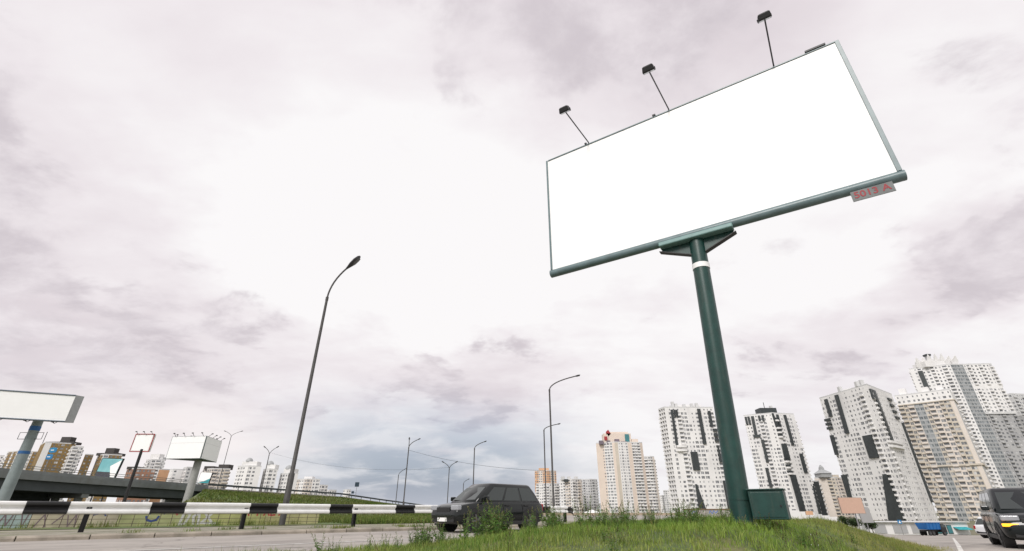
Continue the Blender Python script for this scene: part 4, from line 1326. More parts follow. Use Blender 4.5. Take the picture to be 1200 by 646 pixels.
# its lower wing
building('apartment_block', 'lower white balconied wing on the right side of the peach tower', [(144.8, 541), (151, 538), (156, 541)], ZB_, 54, [T_WHITE, T_CREAM],
         lambda f, j, nc, i, nr: ('.', 1, 0) if f == 1 and j == nc - 1 else ('B', 0, 0), glass=[GL_MID], colw=3.0)


def plain(pat, mats=1):
    def f(fc, j, nc, i, nr):
        ty = pat[(j + fc) % len(pat)]
        return (ty, (j // 2) % mats if mats > 1 else 0, 0)
    return f


def block(label, x0, x1, Y, z1, walls, cellf, skew=4.0, name='apartment_block', **k):
    """ordinary slab block facing the camera"""
    xm = x0 + (x1 - x0) * 0.55
    return building(name, label, [(x0, Y + skew), (xm, Y - skew), (x1, Y + skew * .4)], ZB_, z1, walls, cellf, **k)


# --- centre distance
b, o_ = block('slim orange-topped block behind the two lamps at the rail end', 32, 62, 700, 51.5, [T_ORANGE, T_WHITE, T_CREAM],
              lambda f, j, nc, i, nr: ('d' if j % 3 else 'w', (0 if (j % 4) < 2 else 2) if i > nr * .5 else 1, 0), glass=[GL_MID])
roof_box(b, o_, 45, 706, 51.5, 14, 8, 4, T_ORANGE)
b, o_ = block('white balconied block right of the lamps, left half of its row', 29, 56, 600, 30, [T_WHITE, T_CREAM], plain('BwdB'), glass=[GL_MID])
b, o_ = block('white balconied block with dark rooftop rooms, beside the peach tower', 55.5, 80, 580, 33.5, [T_WHITE, T_CREAM], plain('wBdBw', 2), glass=[GL_MID])
for x in (59, 66, 74):
    roof_box(b, o_, x, 582, 33.5, 4, 4, 3.5, T_LGREY)
roof_box(b, o_, 62, 577.4, 31, 5, 1.5, 3, T_CHAR, name='attic_window')
block('pale grey block filling the gap just left of the peach tower', 83, 106, 625, 36, [T_LGREY, T_WHITE], plain('dwBw'), glass=[GL_MID])
block('far pale block low between the peach tower and the first white tower', 223, 242, 800, 23, [T_LGREY, T_WHITE], plain('dwdw', 2), glass=[GL_MID])
block('taller far pale block touching the left edge of the first white tower', 236, 260, 790, 30, [T_LGREY, T_WHITE], plain('wdw', 2), glass=[GL_MID])
block('small pale block seen between the pole and the second white tower', 203, 222, 480, 41, [T_CREAM, T_LGREY], plain('dw'), glass=[GL_MID])
# --- between second and third tower
b, o_ = block('narrow white and dark block between the second and third white towers', 254, 263, 430, 23.5, [T_WHITE, T_CHAR], lambda f, j, nc, i, nr: ('B', 0, 0) if f else ('.', 1, 0), glass=[GL_DARK])
b, o_ = block('cream block with a pointed roof turret between two white towers', 285, 311, 470, 28.5, [T_CREAM, T_TAN], lambda f, j, nc, i, nr: ('.', 0, 0) if f == 0 and j < nc * .5 else ('B' if j % 2 else 'w', 1 if f == 0 else 0, 0), glass=[GL_DARK])
mb = MB(); c = Vector((293, 472, 28.5)) - o_
mb.loft([[c + Vector((x * s_, y * s_, h)) for x, y in ((-5, -5), (5, -5), (5, 5), (-5, 5))] for s_, h in ((1, .9), (1, 4), (1.15, 4.2), (.35, 7.5), (.3, 9.5), (.05, 12))]); mb.build('roof_turret', T_SLATE, b)
roof_box(b, o_, 302, 471, 28.5, 6, 6, 3, T_TAN)

# ------------------------------------------------------------------ left skyline
def must(f, j, nc, i, nr):
    if f == 0:
        return ('.', 0, 0) if j < nc * .62 else ('n', 0, 0)
    return ('.', 1, 0) if j == 0 else (('d' if j % 4 == 3 else 'n'), 1 if j % 4 == 3 and j > 5 else 0, 0)


b, o_ = block('mustard slab block with a blank end wall, tallest at the far left', -444, -406, 450, 56.5, [T_MUST, T_WHITE], must, glass=[GL_MID], skew=9, colw=3.4)
roof_box(b, o_, -419, 456, 56.5, 24, 9, 2.2, T_ROOF); roof_box(b, o_, -417, 456, 58.6, 9, 6, 4.5, T_ROOF)
mb = MB(); mb.tube([(-440 - o_.x, 456 - o_.y, 62), (-440 - o_.x, 456 - o_.y, 74)], 0.25, 6); mb.build('antenna', DARK_METAL, b)
b, o_ = block('white balconied section joined to the mustard slab block', -405.5, -392, 446, 53, [T_WHITE, T_BROWN], plain('dB'), glass=[GL_MID], skew=3)
b, o_ = block('lower mustard section with white balconies, middle of the mustard row', -391.5, -382, 448, 46.5, [T_MUST, T_WHITE], lambda f, j, nc, i, nr: ('d', 1, 0) if f == 0 else ('w', 0, 0), glass=[GL_MID], skew=3)
b, o_ = block('mustard block with a dark roof room, behind the teal billboard', -383, -358, 450, 46.5, [T_MUST, T_WHITE], lambda f, j, nc, i, nr: ('d' if j % 4 == 0 else 'w', 1 if j % 4 == 0 else 0, 0), glass=[GL_MID], skew=5)
roof_box(b, o_, -371, 455, 46.5, 20, 9, 2.2, T_ROOF); roof_box(b, o_, -371, 455, 48.6, 8, 6, 4.5, T_ROOF)
block('short mustard block partly hidden by the left billboard pole', -477, -446, 460, 50.5, [T_MUST, T_WHITE], lambda f, j, nc, i, nr: ('w', 0, 0) if j % 3 else ('d', 1, 0), glass=[GL_MID])
block('white block at the very left edge, behind the billboard pole', -512, -486, 470, 48, [T_WHITE, T_LGREY], plain('dwB'), glass=[GL_MID])
b, o_ = block('low brick red block behind the red framed billboard post', -312, -287, 400, 31, [T_BRICK, T_WHITE], plain('wdw'), glass=[GL_MID])
roof_box(b, o_, -305, 404, 31, 9, 8, 2, T_ROOF)
b, o_ = block('white stepped block, tallest right behind the red framed billboard', -373, -352, 500, 47, [T_WHITE, T_LGREY], plain('wdBn', 2), glass=[GL_MID])
roof_box(b, o_, -362, 503, 47, 9, 7, 6, T_WHITE); roof_box(b, o_, -356, 503, 47, 4, 5, 3, T_LGREY)
block('white block with a broad orange stripe left of the triangular billboard', -315, -303, 440, 33.4, [T_WHITE, T_ORANGE], lambda f, j, nc, i, nr: ('d', 0, 0) if f == 0 else (('.', 1, 0) if j < nc * .55 else ('w', 0, 0)), glass=[GL_MID])
block('white blank-walled block below the left end of the triangular billboard', -327, -308, 470, 35.6, [T_WHITE, T_LGREY], plain('.w.n'), glass=[GL_MID])
b, o_ = block('grey and white block behind the column of the triangular billboard', -293, -278, 440, 35, [T_LGREY, T_WHITE], plain('dwd', 2), glass=[GL_MID])
b, o_ = block('dark roofed beige block right of the triangular billboard column', -300, -272, 480, 37, [T_CREAM, T_TAN], plain('dBd', 2), glass=[GL_MID])
roof_box(b, o_, -293, 485, 37, 9, 8, 3, T_ROOF); roof_box(b, o_, -279, 485, 37, 10, 8, 4.5, T_ROOF)
# white stepped complex right of it
L9 = [(-233, -212, 420, 34.5, 'l'), (-213, -200, 425, 32.5, 'm'), (-200, -184, 430, 29.5, 'r')]
for k, (x0, x1, Y_, z_, wd) in enumerate(L9):
    b, o_ = block(['white terraced block with rooftop domes, left end of the white row on the ramp', 'middle white terraced block of the white row, behind the double-headed ramp lamp', 'right white terraced block of the white row, just left of the tall near lamp'][k],
                  x0, x1, Y_, z_, [T_WHITE, T_LGREY], plain('wdw.'), glass=[GL_DARK], skew=2.5)
    roof_box(b, o_, (x0 + x1) / 2, Y_ + 4, z_, (x1 - x0) * .6, 7, 4.2, T_WHITE)
    mb = MB(); c = Vector(((x0 + x1) / 2 - 2, Y_ + 3, z_ + 4)) - o_
    mb.loft([[c + Vector((math.cos(a) * r_, math.sin(a) * r_, h)) for a in np.linspace(0, 2 * math.pi, 11)[:-1]] for r_, h in ((3, 0), (2.9, 1.2), (2.0, 2.6), (.6, 3.4))]); mb.build('roof_dome', T_SLATE, b, smooth=50)
b, o_ = block('cream and pink block seen just right of the tall near lamp', -216, -191, 500, 29, [T_CREAM, T_WHITE], plain('wdw', 2), glass=[GL_DARK])
roof_box(b, o_, -203, 504, 29, 8, 7, 3, T_WHITE)
block('pale block in the middle of the small row right of the tall near lamp', -212, -197, 540, 25.5, [T_WHITE, T_CREAM], plain('dwd'), glass=[GL_DARK])
block('lowest pale block ending the row before the open blue sky', -213, -199, 575, 22, [T_WHITE, T_LGREY], plain('dww', 2), glass=[GL_DARK])
block('tiny lone white block beside the dark square road sign', -213, -203, 640, 25, [T_WHITE, T_LGREY], plain('dw'), glass=[GL_DARK], skew=2)
# ------------------------------------------------------------------ low structures on the right
org = Vector((96.5, 130, -4.4))
sh = thing('shop_row', 'long low white shop pavilion with grey panels behind the blue tipper', 'shop', org)
x0, x1 = 80.0, 113.0
mb = MB(); mb.box(((x0 + x1) / 2 - org.x, 4, 1.35), (x1 - x0, 8, 2.7)); mb.build('wall', T_WHITE, sh)
mb = MB(); mb.box(((x0 + x1) / 2 - org.x, 3.8, 2.78), (x1 - x0 + .5, 9, 0.16)); mb.build('roof', T_LGREY, sh)
for a, w in ((82, 2.2), (86.5, 2.6), (91, 3), (96, 3.4), (100.5, 3.4)):
    mb = MB(); mb.box((a - org.x, -0.05, 1.25), (w, 0.1, 1.9)); mb.build('grey_panel', T_GREY, sh)
for a in (104, 105.4, 106.8, 108.2):
    f = MB(); f.box((a - org.x, -0.05, 1.15), (1.2, 0.1, 1.9)); fo = f.build('window', DARK_METAL, sh)
    g = MB(); g.box((a - org.x, -0.115, 1.15), (1.05, 0.03, 1.7)); g.build('pane', T_TEALG, fo)
mb = MB(); mb.prism([(109.2 - org.x, 0, 1.6), (112.6 - org.x, 0, 1.6), (112.6 - org.x, -1.5, 1.1), (109.2 - org.x, -1.5, 1.1)], (0, 0, 0.12)); mb.build('awning', pm('awning_teal', (0.03, 0.33, 0.37), 0.6, 0.1), sh)
# white site fence to its left
org = Vector((66, 118, gz(66, 118)))
sf = thing('site_fence', 'white panel fence in front of the third white tower', 'fence', org)
for k in range(16):
    x = 53 + k * 1.75; y = 118 + 0.15 * k; z = gz(x, y)
    mb = MB(); mb.box((x - org.x, y - org.y, z - org.z + 1.05), (1.68, 0.08, 2.1)); mb.build('fence_panel', T_WHITE if k % 5 else T_LGREY, sf)
    mb = MB(); mb.box((x - .875 - org.x, y - org.y + .02, z - org.z + 1.1), (0.06, 0.1, 2.3)); mb.build('fence_post', GALV, sf)
# little blue sign there
org = Vector((86.0, 116, gz(86, 116)))
bs = thing('blue_sign', 'small blue square sign left of the blue tipper', 'sign', org)
mb = MB(); mb.tube([(0, 0, -.3), (0, 0, 2.5)], 0.05, 8); mb.build('post', GALV, bs)
mb = MB(); mb.box((0, -.07, 2.55), (0.9, 0.05, 0.75)); mb.build('sign_panel', pm('sign_blue', (0, 0, 0)), bs)
mb = MB(); mb.prism([(-.25, -.1, 2.35), (.25, -.1, 2.35), (0, -.1, 2.8)], (0, -.01, 0)); mb.build('sign_mark', WHITE_PAINT, bs)

# low wall with a brown coping and blue tags behind the pole
org = Vector((34.5, 92, gz(34.5, 92)))
lw = thing('concrete_barrier', 'low concrete wall with brown coping and blue tags left of the pole foot', 'wall', org)
for k in range(5):
    mb = MB(); mb.box((-3.2 + k * 1.6, 0, 0.42), (1.56, 0.25, 1.1)); mb.build('wall_bay', CONCRETE, lw)
mb = MB(); mb.box((0, 0, 1.02), (8.3, 0.5, 0.14)); mb.build('coping', T_BROWN, lw)
for k, pts in enumerate(([(-2.6, .3), (-2.3, .8), (-2.0, .35), (-1.7, .8)], [(0.4, .3), (0.7, .8), (1.0, .3), (1.3, .8), (1.6, .4), (2.0, .75)])):
    mb = MB()
    for i in range(len(pts) - 1):
        a, b_ = Vector((pts[i][0], -.128 - .001 * i, pts[i][1])), Vector((pts[i + 1][0], -.128 - .001 * i, pts[i + 1][1]))
        d = (b_ - a).normalized(); n = Vector((-d.z, 0, d.x)) * .06; mb.poly([a - n, a + n, b_ + n, b_ - n])
    mb.build('graffiti_stroke', pm('spray_sky', (0.08, 0.16, 0.42), 0.7, 0.1), lw)
# kerb-like low wall closing the junction in the distance
jw = thing('junction_wall', 'thin low brownish wall along the far side of the road junction', 'wall', (8, 101, -0.2))
for k in range(14):
    x = -2 + k * 2.6
    mb = MB(); mb.box((x, 0.05 * k, 0.32), (2.55, 0.3, 0.62)); mb.build('wall_bay', pm('wall_tan', (0.36, 0.29, 0.22), 0.9, 0.15, 0.8), jw)
# white tent
org = Vector((38.5, 250, -1.6))
tn = thing('white_tent', 'small white tent roof before the blocks left of the peach tower', 'tent', org)
mb = MB(); mb.loft([[(-4.6, -3, 1.6), (4.6, -3, 1.6), (4.6, 3, 1.6), (-4.6, 3, 1.6)], [(-4.4, -2.9, 1.75), (4.4, -2.9, 1.75), (4.4, 2.9, 1.75), (-4.4, 2.9, 1.75)], [(-1.6, -1, 2.7), (1.6, -1, 2.7), (1.6, 1, 2.7), (-1.6, 1, 2.7)], [(-.1, -.1, 3.1), (.1, -.1, 3.1), (.1, .1, 3.1), (-.1, .1, 3.1)]])
mb.build('canopy', T_WHITE, tn)
for sx in (-1, 1):
    for sy in (-1, 1):
        mb = MB(); mb.tube([(4.4 * sx, 2.8 * sy, 0), (4.4 * sx, 2.8 * sy, 1.65)], 0.06, 8); mb.build('pole', GALV, tn)

# ------------------------------------------------------------------ vehicles
GLASSV = pm('car_glass', (0.030, 0.038, 0.037), 0.04, 0.1, 1.0, spec=0.6)
TYRE = pm('tyre_rubber', (0.012, 0.012, 0.012), 0.85, 0.2, 9.0)
RIM = pm('alloy_rim', (0.13, 0.13, 0.135), 0.35, 0.1, metal=0.7)
TRIM = pm('black_trim', (0.015, 0.015, 0.016), 0.6, 0.2)
CLEAR = pm('headlamp_glass', (0.30, 0.31, 0.33), 0.08, 0.05)
REDL = pm('tail_lamp', (0.35, 0.01, 0.012), 0.2, 0.05)
CHROME = pm('chrome_trim', (0.6, 0.6, 0.6), 0.15, 0.05, metal=1.0)
AMBER = bpy.data.materials.new('amber_indicator'); AMBER.use_nodes = True
ab_ = AMBER.node_tree.nodes['Principled BSDF']
ab_.inputs['Base Color'].default_value = (0.8, 0.25, 0.01, 1)
ab_.inputs['Emission Color'].default_value = (1.0, 0.33, 0.01, 1); ab_.inputs['Emission Strength'].default_value = 1.6


def wheel(parent, x, y, r, w):
    s_ = 1 if y > 0 else -1
    mb = MB(); rings = []
    for yy, rr2 in ((-w / 2, r * .90), (-w / 2 * .8, r), (w / 2 * .8, r), (w / 2, r * .90), (w / 2, r * .64), (w / 2 * .5, r * .60)):
        rings.append([(x + math.cos(a) * rr2, y + s_ * yy, r + math.sin(a) * rr2) for a in np.linspace(0, 2 * math.pi, 25)[:-1]])
    mb.loft(rings); wo_ = mb.build('wheel', TYRE, parent, smooth=40)
    mb = MB(); yo = y + s_ * w / 2
    mb.tube([(x, yo - s_ * .06, r), (x, yo - s_ * .03, r)], r * .60, 20)
    for k in range(5):
        a = k * 2 * math.pi / 5
        mb.box((x + math.cos(a) * r * .32, yo - s_ * .012, r + math.sin(a) * r * .32), (r * .55, .03, r * .16), M=Matrix.Rotation(-a, 3, 'Y'))
    mb.build('rim', RIM, wo_)


def car(label, loc, rz, paint, L=4.3, W=1.8, H=1.6, wr=0.34, hood=0.60, belt=0.62, cab=(-0.47, -0.36, 0.10, 0.30), lights=CLEAR, ind=None, cat='car', name='car'):
    """x forward. cab = rear base, roof rear, roof front, windscreen base as fractions of L"""
    c = thing(name, label, cat, loc, rz)
    hw = W / 2; zb = 0.22; zs = belt * H; zh = hood * H
    secs = [(-.500, .42, zs * .84, .80), (-.490, .30, zs * .95, .90), (-.455, zb, zs, .965), (-.36, zb, zs, 1.0), (-.10, zb, zs, 1.0), (.12, zb, zs, 1.0), (.27, zb, zs * .985, 1.0), (.33, zb, zh * .98, .99),
            (.43, zb, zh * .92, .955), (.475, .26, zh * .82, .88), (.495, .36, zh * .66, .78), (.50, .42, zh * .58, .74)]
    rings = []
    for f, b0, t0, ww in secs:
        x = f * L; w_ = hw * ww
        half = [(0, b0), (w_ * .86, b0), (w_ * .965, b0 + .08), (w_, b0 + (t0 - b0) * .42), (w_ * .985, b0 + (t0 - b0) * .72), (w_ * .945, t0 - .035), (w_ * .87, t0), (0, t0 + .025)]
        rings.append([(x, -y, z) for y, z in half] + [(x, y, z) for y, z in half[-2:0:-1]])
    mb = MB(); mb.loft(rings); bo_ = mb.build('body', paint, c, smooth=60); sm_ = bo_.modifiers.new('subsurf', 'SUBSURF'); sm_.levels = 2; sm_.render_levels = 2
    # cabin
    xa, xb, xc, xd = (q * L for q in cab)
    zr = H
    bw, rw = hw * .90, hw * .70

    def ring(z, s_):                                    # s_ 0 at the belt, 1 at the roof
        x0, x1, w_ = xa + (xb - xa) * s_, xd + (xc - xd) * s_, bw + (rw - bw) * s_
        return [(x0 + .0, -w_ * .93, z), (x0 - .04, 0, z), (x0, w_ * .93, z), (x0 + .12, w_, z), (x1 - .16, w_, z), (x1, w_ * .9, z), (x1 + .07, 0, z), (x1, -w_ * .9, z), (x1 - .16, -w_, z), (x0 + .12, -w_, z)]
    mb = MB(); z0 = zs - .05
    mb.loft([ring(z0, 0), ring(zs + (zr - zs) * .5, .5), ring(zr - .09, .86), ring(zr - .03, .97), [(x * .96 + .04 * (xb + xc) / 2, y * .86, zr) for x, y, _ in ring(zr, 1)]])
    cb_ = mb.build('cabin', paint, c, smooth=45); cb_.modifiers.new('bevel', 'BEVEL').width = .03

    def side_pt(x, s_, sy, o=.012):
        w_ = bw + (rw - bw) * s_
        return (x, sy * (w_ + o), z0 + (zr - .09 - z0) / .86 * s_)
    for sy in (-1, 1):
        lo, hi = .12, .80
        def xr(s_): return xa + (xb - xa) * s_ + .18
        def xf(s_): return xd + (xc - xd) * s_ - .22
        cuts = [0, .30, .34, .64, .68, 1.0]
        for k in range(0, 6, 2):
            P = []
            for s_, q in ((lo, cuts[k]), (lo, cuts[k + 1]), (hi, cuts[k + 1]), (hi, cuts[k])):
                P.append(Vector(side_pt(xr(s_) + (xf(s_) - xr(s_)) * q, s_, sy)))
            mb = MB(); mb.prism(P if sy < 0 else P[::-1], (0, -sy * .02, 0)); mb.build('side_window', GLASSV, c)
        for k in (.32, .66):
            x = xr(0) + (xf(0) - xr(0)) * k
            mb = MB(); mb.box((x - .18, sy * hw * .995, zs * .86), (.2, .03, .035)); mb.build('door_handle', TRIM, c, bevel=.005)
            mb = MB(); mb.box((x, sy * hw * .996, zs * .62), (.012, .012, zs * .6)); mb.build('door_seam', TRIM, c)
        mb = MB(); mb.box((xd - .30, sy * (hw + .07), zs + .08), (.12, .2, .14)); mb.build('wing_mirror', paint, c, bevel=.03)
        mb = MB(); mb.box((0, sy * hw * .985, .27), (L * .46, .05, .12)); mb.build('sill', TRIM, c, bevel=.01)
        hl = MB(); hl.box((L * .468, sy * hw * .66, zh * .80), (.16, hw * .46, .15)); hl.build('headlight', lights, c, bevel=.03)
        if ind:
            hl = MB(); hl.box((L * .478, sy * hw * .70, zh * .62), (.16, hw * .42, .085)); hl.build('indicator', ind, c, bevel=.02)
        tl = MB(); tl.box((-L * .478, sy * hw * .76, zs * .80), (.16, hw * .22, .24)); tl.build('tail_light', REDL, c, bevel=.02)
        for x in (-L * .30, L * .31):
            mb = MB(); mb.tube([(x, sy * hw * .70, wr), (x, sy * (hw * .985 + .012), wr)], wr * 1.17, 24); mb.build('wheel_arch', TRIM, c)
            wheel(c, x, sy * (hw - .10), wr, .24)
    for nm, xs, m_ in (('windscreen', (xd, xc), GLASSV), ('rear_window', (xa, xb), GLASSV)):
        d = .03 if nm == 'windscreen' else -.03
        P = []
        for s_, q in ((.14, -.80), (.14, .80), (.80, .80), (.80, -.80)):
            w_ = bw + (rw - bw) * s_
            P.append(Vector((xs[0] + (xs[1] - xs[0]) * s_ + d * 2.2, q * w_, z0 + (zr - .09 - z0) / .86 * s_)))
        mb = MB(); mb.prism(P if d > 0 else P[::-1], (-d * 2.4, 0, 0)); mb.build(nm, m_, c)
    mb = MB(); mb.box((L * .488, 0, zh * .74), (.06, W * .42, .14)); mb.build('grille', TRIM, c, bevel=.01)
    mb = MB(); mb.box((L * .497, 0, zh * .42), (.04, .5, .11)); mb.build('number_plate', WHITE_PAINT, c)
    mb = MB(); mb.box((L * .485, 0, .36), (.08, W * .70, .12)); mb.build('bumper_trim', TRIM, c, bevel=.02)
    mb = MB(); mb.box((-L * .488, 0, .42), (.08, W * .74, .16)); mb.build('bumper_trim', TRIM, c, bevel=.02)
    return c


DKGREEN = pm('dark_green_car_paint', (0.010, 0.012, 0.012), 0.12, 0.1, 2.0, spec=0.4)
p = kp(12.55, 2.5)
car('dark grey estate car driving past on the road beside the striped rail', (p.x, p.y, gz(p.x, p.y)), ang + math.pi, DKGREEN, 4.0, 1.75, 1.5)
BLK = pm('black_car_paint', (0.007, 0.010, 0.011), 0.12, 0.1, 2.0, spec=0.4)
fx, fy = 15.75, 15.6
hd_ = Vector((-0.60, -0.80))
cx_, cy_ = fx - hd_.x * 2.2, fy - hd_.y * 2.2
car('black minivan with a lit amber indicator cut off by the right edge', (cx_, cy_, gz(cx_, cy_)), math.atan2(hd_.y, hd_.x), BLK, 4.5, 1.85, 1.72, wr=0.34, hood=.60, belt=.60, cab=(-.485, -.42, .12, .36), ind=AMBER, cat='minivan', name='minivan')
WCAR = pm('white_car_paint', (0.72, 0.73, 0.75), 0.25, 0.04, 2.0)
cx_, cy_ = 39.1, 41.5
car('white hatchback half hidden behind the black minivan', (cx_, cy_, gz(cx_, cy_)), R(4), WCAR, 4.1, 1.75, 1.5)

# blue tipper
tx, ty = 69.9, 88.0
tp = thing('tipper_truck', 'blue tipper truck body parked beyond the grass on the right', 'truck', (tx, ty, gz(tx, ty)), R(14))
tp.scale = (.72, .72, .8)
TB = pm('tipper_blue', (0.012, 0.13, 0.38), 0.45, 0.15, 1.5, second=(0.015, 0.10, 0.30))
mb = MB(); mb.loft([[(-2.0, -1.0, 1.15), (1.9, -1.0, 1.15), (1.9, 1.0, 1.15), (-2.0, 1.0, 1.15)], [(-2.35, -1.2, 2.35), (2.0, -1.2, 2.35), (2.0, 1.2, 2.35), (-2.35, 1.2, 2.35)]]); bo = mb.build('tipper_body', TB, tp)
for x in (-2.05, -1.1, -.1, .9, 1.85):
    mb = MB(); mb.prism([(x - .05, -1.05, 1.15), (x + .05, -1.05, 1.15), (x + .05, -1.25, 2.35), (x - .05, -1.25, 2.35)], (0, -.06, 0)); mb.build('rib', TB, bo)
mb = MB(); mb.box((-.15, -1.23, 2.38), (4.5, .12, .1)); mb.build('top_rail', TB, bo)
mb = MB(); mb.box((0, 0, .95), (5.2, .9, .3)); mb.build('chassis', TRIM, tp)
mb = MB(); mb.loft([[(2.1, -1.1, .6), (3.6, -1.1, .6), (3.6, 1.1, .6), (2.1, 1.1, .6)], [(2.1, -1.1, 1.5), (3.65, -1.1, 1.5), (3.65, 1.1, 1.5), (2.1, 1.1, 1.5)], [(2.1, -1.0, 2.2), (3.3, -1.0, 2.2), (3.3, 1.0, 2.2), (2.1, 1.0, 2.2)]]); cb = mb.build('driver_cab', TRIM, tp, bevel=.05)
mb = MB(); mb.prism([(2.4, -1.11, 1.5), (3.4, -1.11, 1.5), (3.15, -1.04, 2.1), (2.4, -1.04, 2.1)], (0, -.02, 0)); mb.build('side_window', GLASSV, cb)
for x in (-1.5, -.5, 2.8):
    for y in (-.95, .95):
        wheel(tp, x, y, .48, .3)
# ------------------------------------------------------------------ grass
GRASS = leaf_mat('grass_blade')


def blades(name, P, h, w, col, label=None, mat=None, seg=2, droop=0.5, parent=None, cat='grass'):
    """one curved tapering blade per point; col is the colour of each blade"""
    n = len(P)
    az = rng.uniform(0, 2 * math.pi, n)
    ln = rng.uniform(0.05, droop, n) * h
    dx, dy = np.cos(az), np.sin(az)
    fa = az + math.pi / 2 + rng.uniform(-.6, .6, n)
    sx, sy = np.cos(fa) * w / 2, np.sin(fa) * w / 2
    V = np.zeros((n, 5, 3))
    V[:, 0] = P + np.stack([-sx, -sy, np.full(n, -.01)], -1)
    V[:, 1] = P + np.stack([sx, sy, np.full(n, -.01)], -1)
    mid = P + np.stack([dx * ln * .35, dy * ln * .35, h * .55], -1)
    V[:, 2] = mid + np.stack([sx, sy, np.zeros(n)], -1) * .8
    V[:, 3] = mid - np.stack([sx, sy, np.zeros(n)], -1) * .8
    V[:, 4] = P + np.stack([dx * ln, dy * ln, h], -1)
    me = bpy.data.meshes.new(name)
    me.vertices.add(n * 5); me.vertices.foreach_set('co', V.reshape(-1))
    b = np.arange(n)[:, None] * 5
    loops = np.concatenate([b + np.array([[0, 1, 2, 3]]), b + np.array([[3, 2, 4]])], 1).reshape(-1)
    me.loops.add(n * 7); me.loops.foreach_set('vertex_index', loops)
    me.polygons.add(n * 2)
    st = (np.arange(n)[:, None] * 7 + np.array([[0, 4]])).reshape(-1)
    me.polygons.foreach_set('loop_start', st)
    me.update(calc_edges=True)
    at = me.attributes.new('tint', 'FLOAT_COLOR', 'POINT')
    c4 = np.ones((n, 5, 4)); c4[:, :, :3] = col[:, None, :]
    at.data.foreach_set('color', c4.reshape(-1))
    me.materials.append(mat or GRASS)
    o = bpy.data.objects.new(name, me); COL.objects.link(o)
    if parent is not None:
        o.parent = parent
    else:
        o['kind'] = 'stuff'
        tag(o, label, cat)
    return o


def patch(x, y, s):
    return np.sin(x * s + 1.3 * np.sin(y * s * .7)) * np.cos(y * s * 1.1 + 0.8 * np.sin(x * s * 1.3))


def grass_col(x, y, n, dry):
    g = np.array([0.085, 0.180, 0.026]); g2 = np.array([0.22, 0.325, 0.05]); d = np.array([0.36, 0.31, 0.12])
    t = np.clip(.5 + .3 * patch(x, y, .9) + .3 * patch(x + 2, y, 3.7) + rng.normal(0, .25, n), 0, 1)[:, None]
    c = g * (1 - t) + g2 * t
    k = np.clip(dry + .22 * patch(x + 5, y, .7) + rng.normal(0, .16, n), 0, 1)[:, None]
    c = c * (1 - k) + d * k
    return c * rng.uniform(.75, 1.2, (n, 1))


# the mound in front of the camera
N0 = 480000
yy = 0.6 + 16.2 * rng.random(N0) ** 1.1
xx = -9 + 24 * rng.random(N0)
ok = (off(xx, yy) > 7.45 + .25 * np.sin(3 * xx) + rng.normal(0, .12, N0)) & ((.8 * yy - xx) / 1.28 > -.15 + rng.normal(0, .15, N0)) & (yy < 17) & (np.abs(xx) < yy * 1.25 + 2.0)
xx, yy = xx[ok], yy[ok]; n = len(xx)
hh = rng.uniform(.025, .075, n) * np.clip(1 + .5 * patch(xx, yy, 1.6) + .6 * patch(xx + 3, yy + 1, 4.1) + .4 * patch(xx * 1.7, yy + 4, 7.3), .3, 2.4) * np.where(rng.random(n) < .05, 1.7, 1)
dry = .12 + .42 * sstep(3.0, 8.0, xx) + .12 * sstep(1.5, -.5, off(xx, yy) - 8.2)
blades('mound_grass', np.stack([xx, yy, mound_z(xx, yy)], -1), hh, rng.uniform(.004, .009, n), grass_col(xx, yy, n, dry), 'long green grass with dry patches covering the billboard mound', droop=.9)

# rough grass behind the rail and on the embankment
N1 = 60000
tt = rng.uniform(-18, 24, N1); oo = -(5.2 + 26 * rng.random(N1) ** 1.6)
xx = KERB0[0] + D[0] * tt + NRM[0] * oo; yy = KERB0[1] + D[1] * tt + NRM[1] * oo
keep = ~((oo > -8.6) & (tt < 11.5))
xx, yy = xx[keep], yy[keep]; n = len(xx)
blades('field_grass', np.stack([xx, yy, np.full(n, .11)], -1), rng.uniform(.10, .32, n), rng.uniform(.02, .04, n), grass_col(xx, yy, n, np.full(n, .3)) * .62, 'rough grass behind the striped guard rail', droop=.8)
Q = []
nr_ = len(rows) - 1
for k in range(45000):
    i = int(rng.integers(0, nr_)); j = int(rng.integers(0, 12)); a, b = rng.random(), rng.random()
    p = rows[i][j].lerp(rows[i + 1][j], a).lerp(rows[i][j + 1].lerp(rows[i + 1][j + 1], a), b)
    Q.append((p.x, p.y, p.z))
Q = np.array(Q); n = len(Q)
blades('embankment_grass', Q, rng.uniform(.12, .42, n), rng.uniform(.06, .18, n), grass_col(Q[:, 0] * .2, Q[:, 1] * .2, n, np.full(n, .30)) * .5, 'coarse grass on the overpass embankment', droop=.8)
# tufts along the kerb and the foot of the fence
N2 = 5000
ct = rng.uniform(-14, 20, 90); ci = rng.integers(0, 90, N2); co_ = rng.choice([-.25, -1.8, -6.6, -6.8, -6.4], 90)
tt = ct[ci] + rng.normal(0, .14, N2); oo = np.minimum(co_[ci] + rng.normal(0, .09, N2), -.12)
xx = KERB0[0] + D[0] * tt + NRM[0] * oo; yy = KERB0[1] + D[1] * tt + NRM[1] * oo
blades('verge_tufts', np.stack([xx, yy, np.full(N2, .10)], -1), rng.uniform(.04, .2, N2) * np.where(co_[ci] < -5, 1.4, .7), rng.uniform(.008, .018, N2), grass_col(xx, yy, N2, np.full(N2, .35)) * .75, 'small weed tufts on the verge along the kerb')

# ------------------------------------------------------------------ tall weeds on the mound
STEM = leaf_mat('weed_leaf')


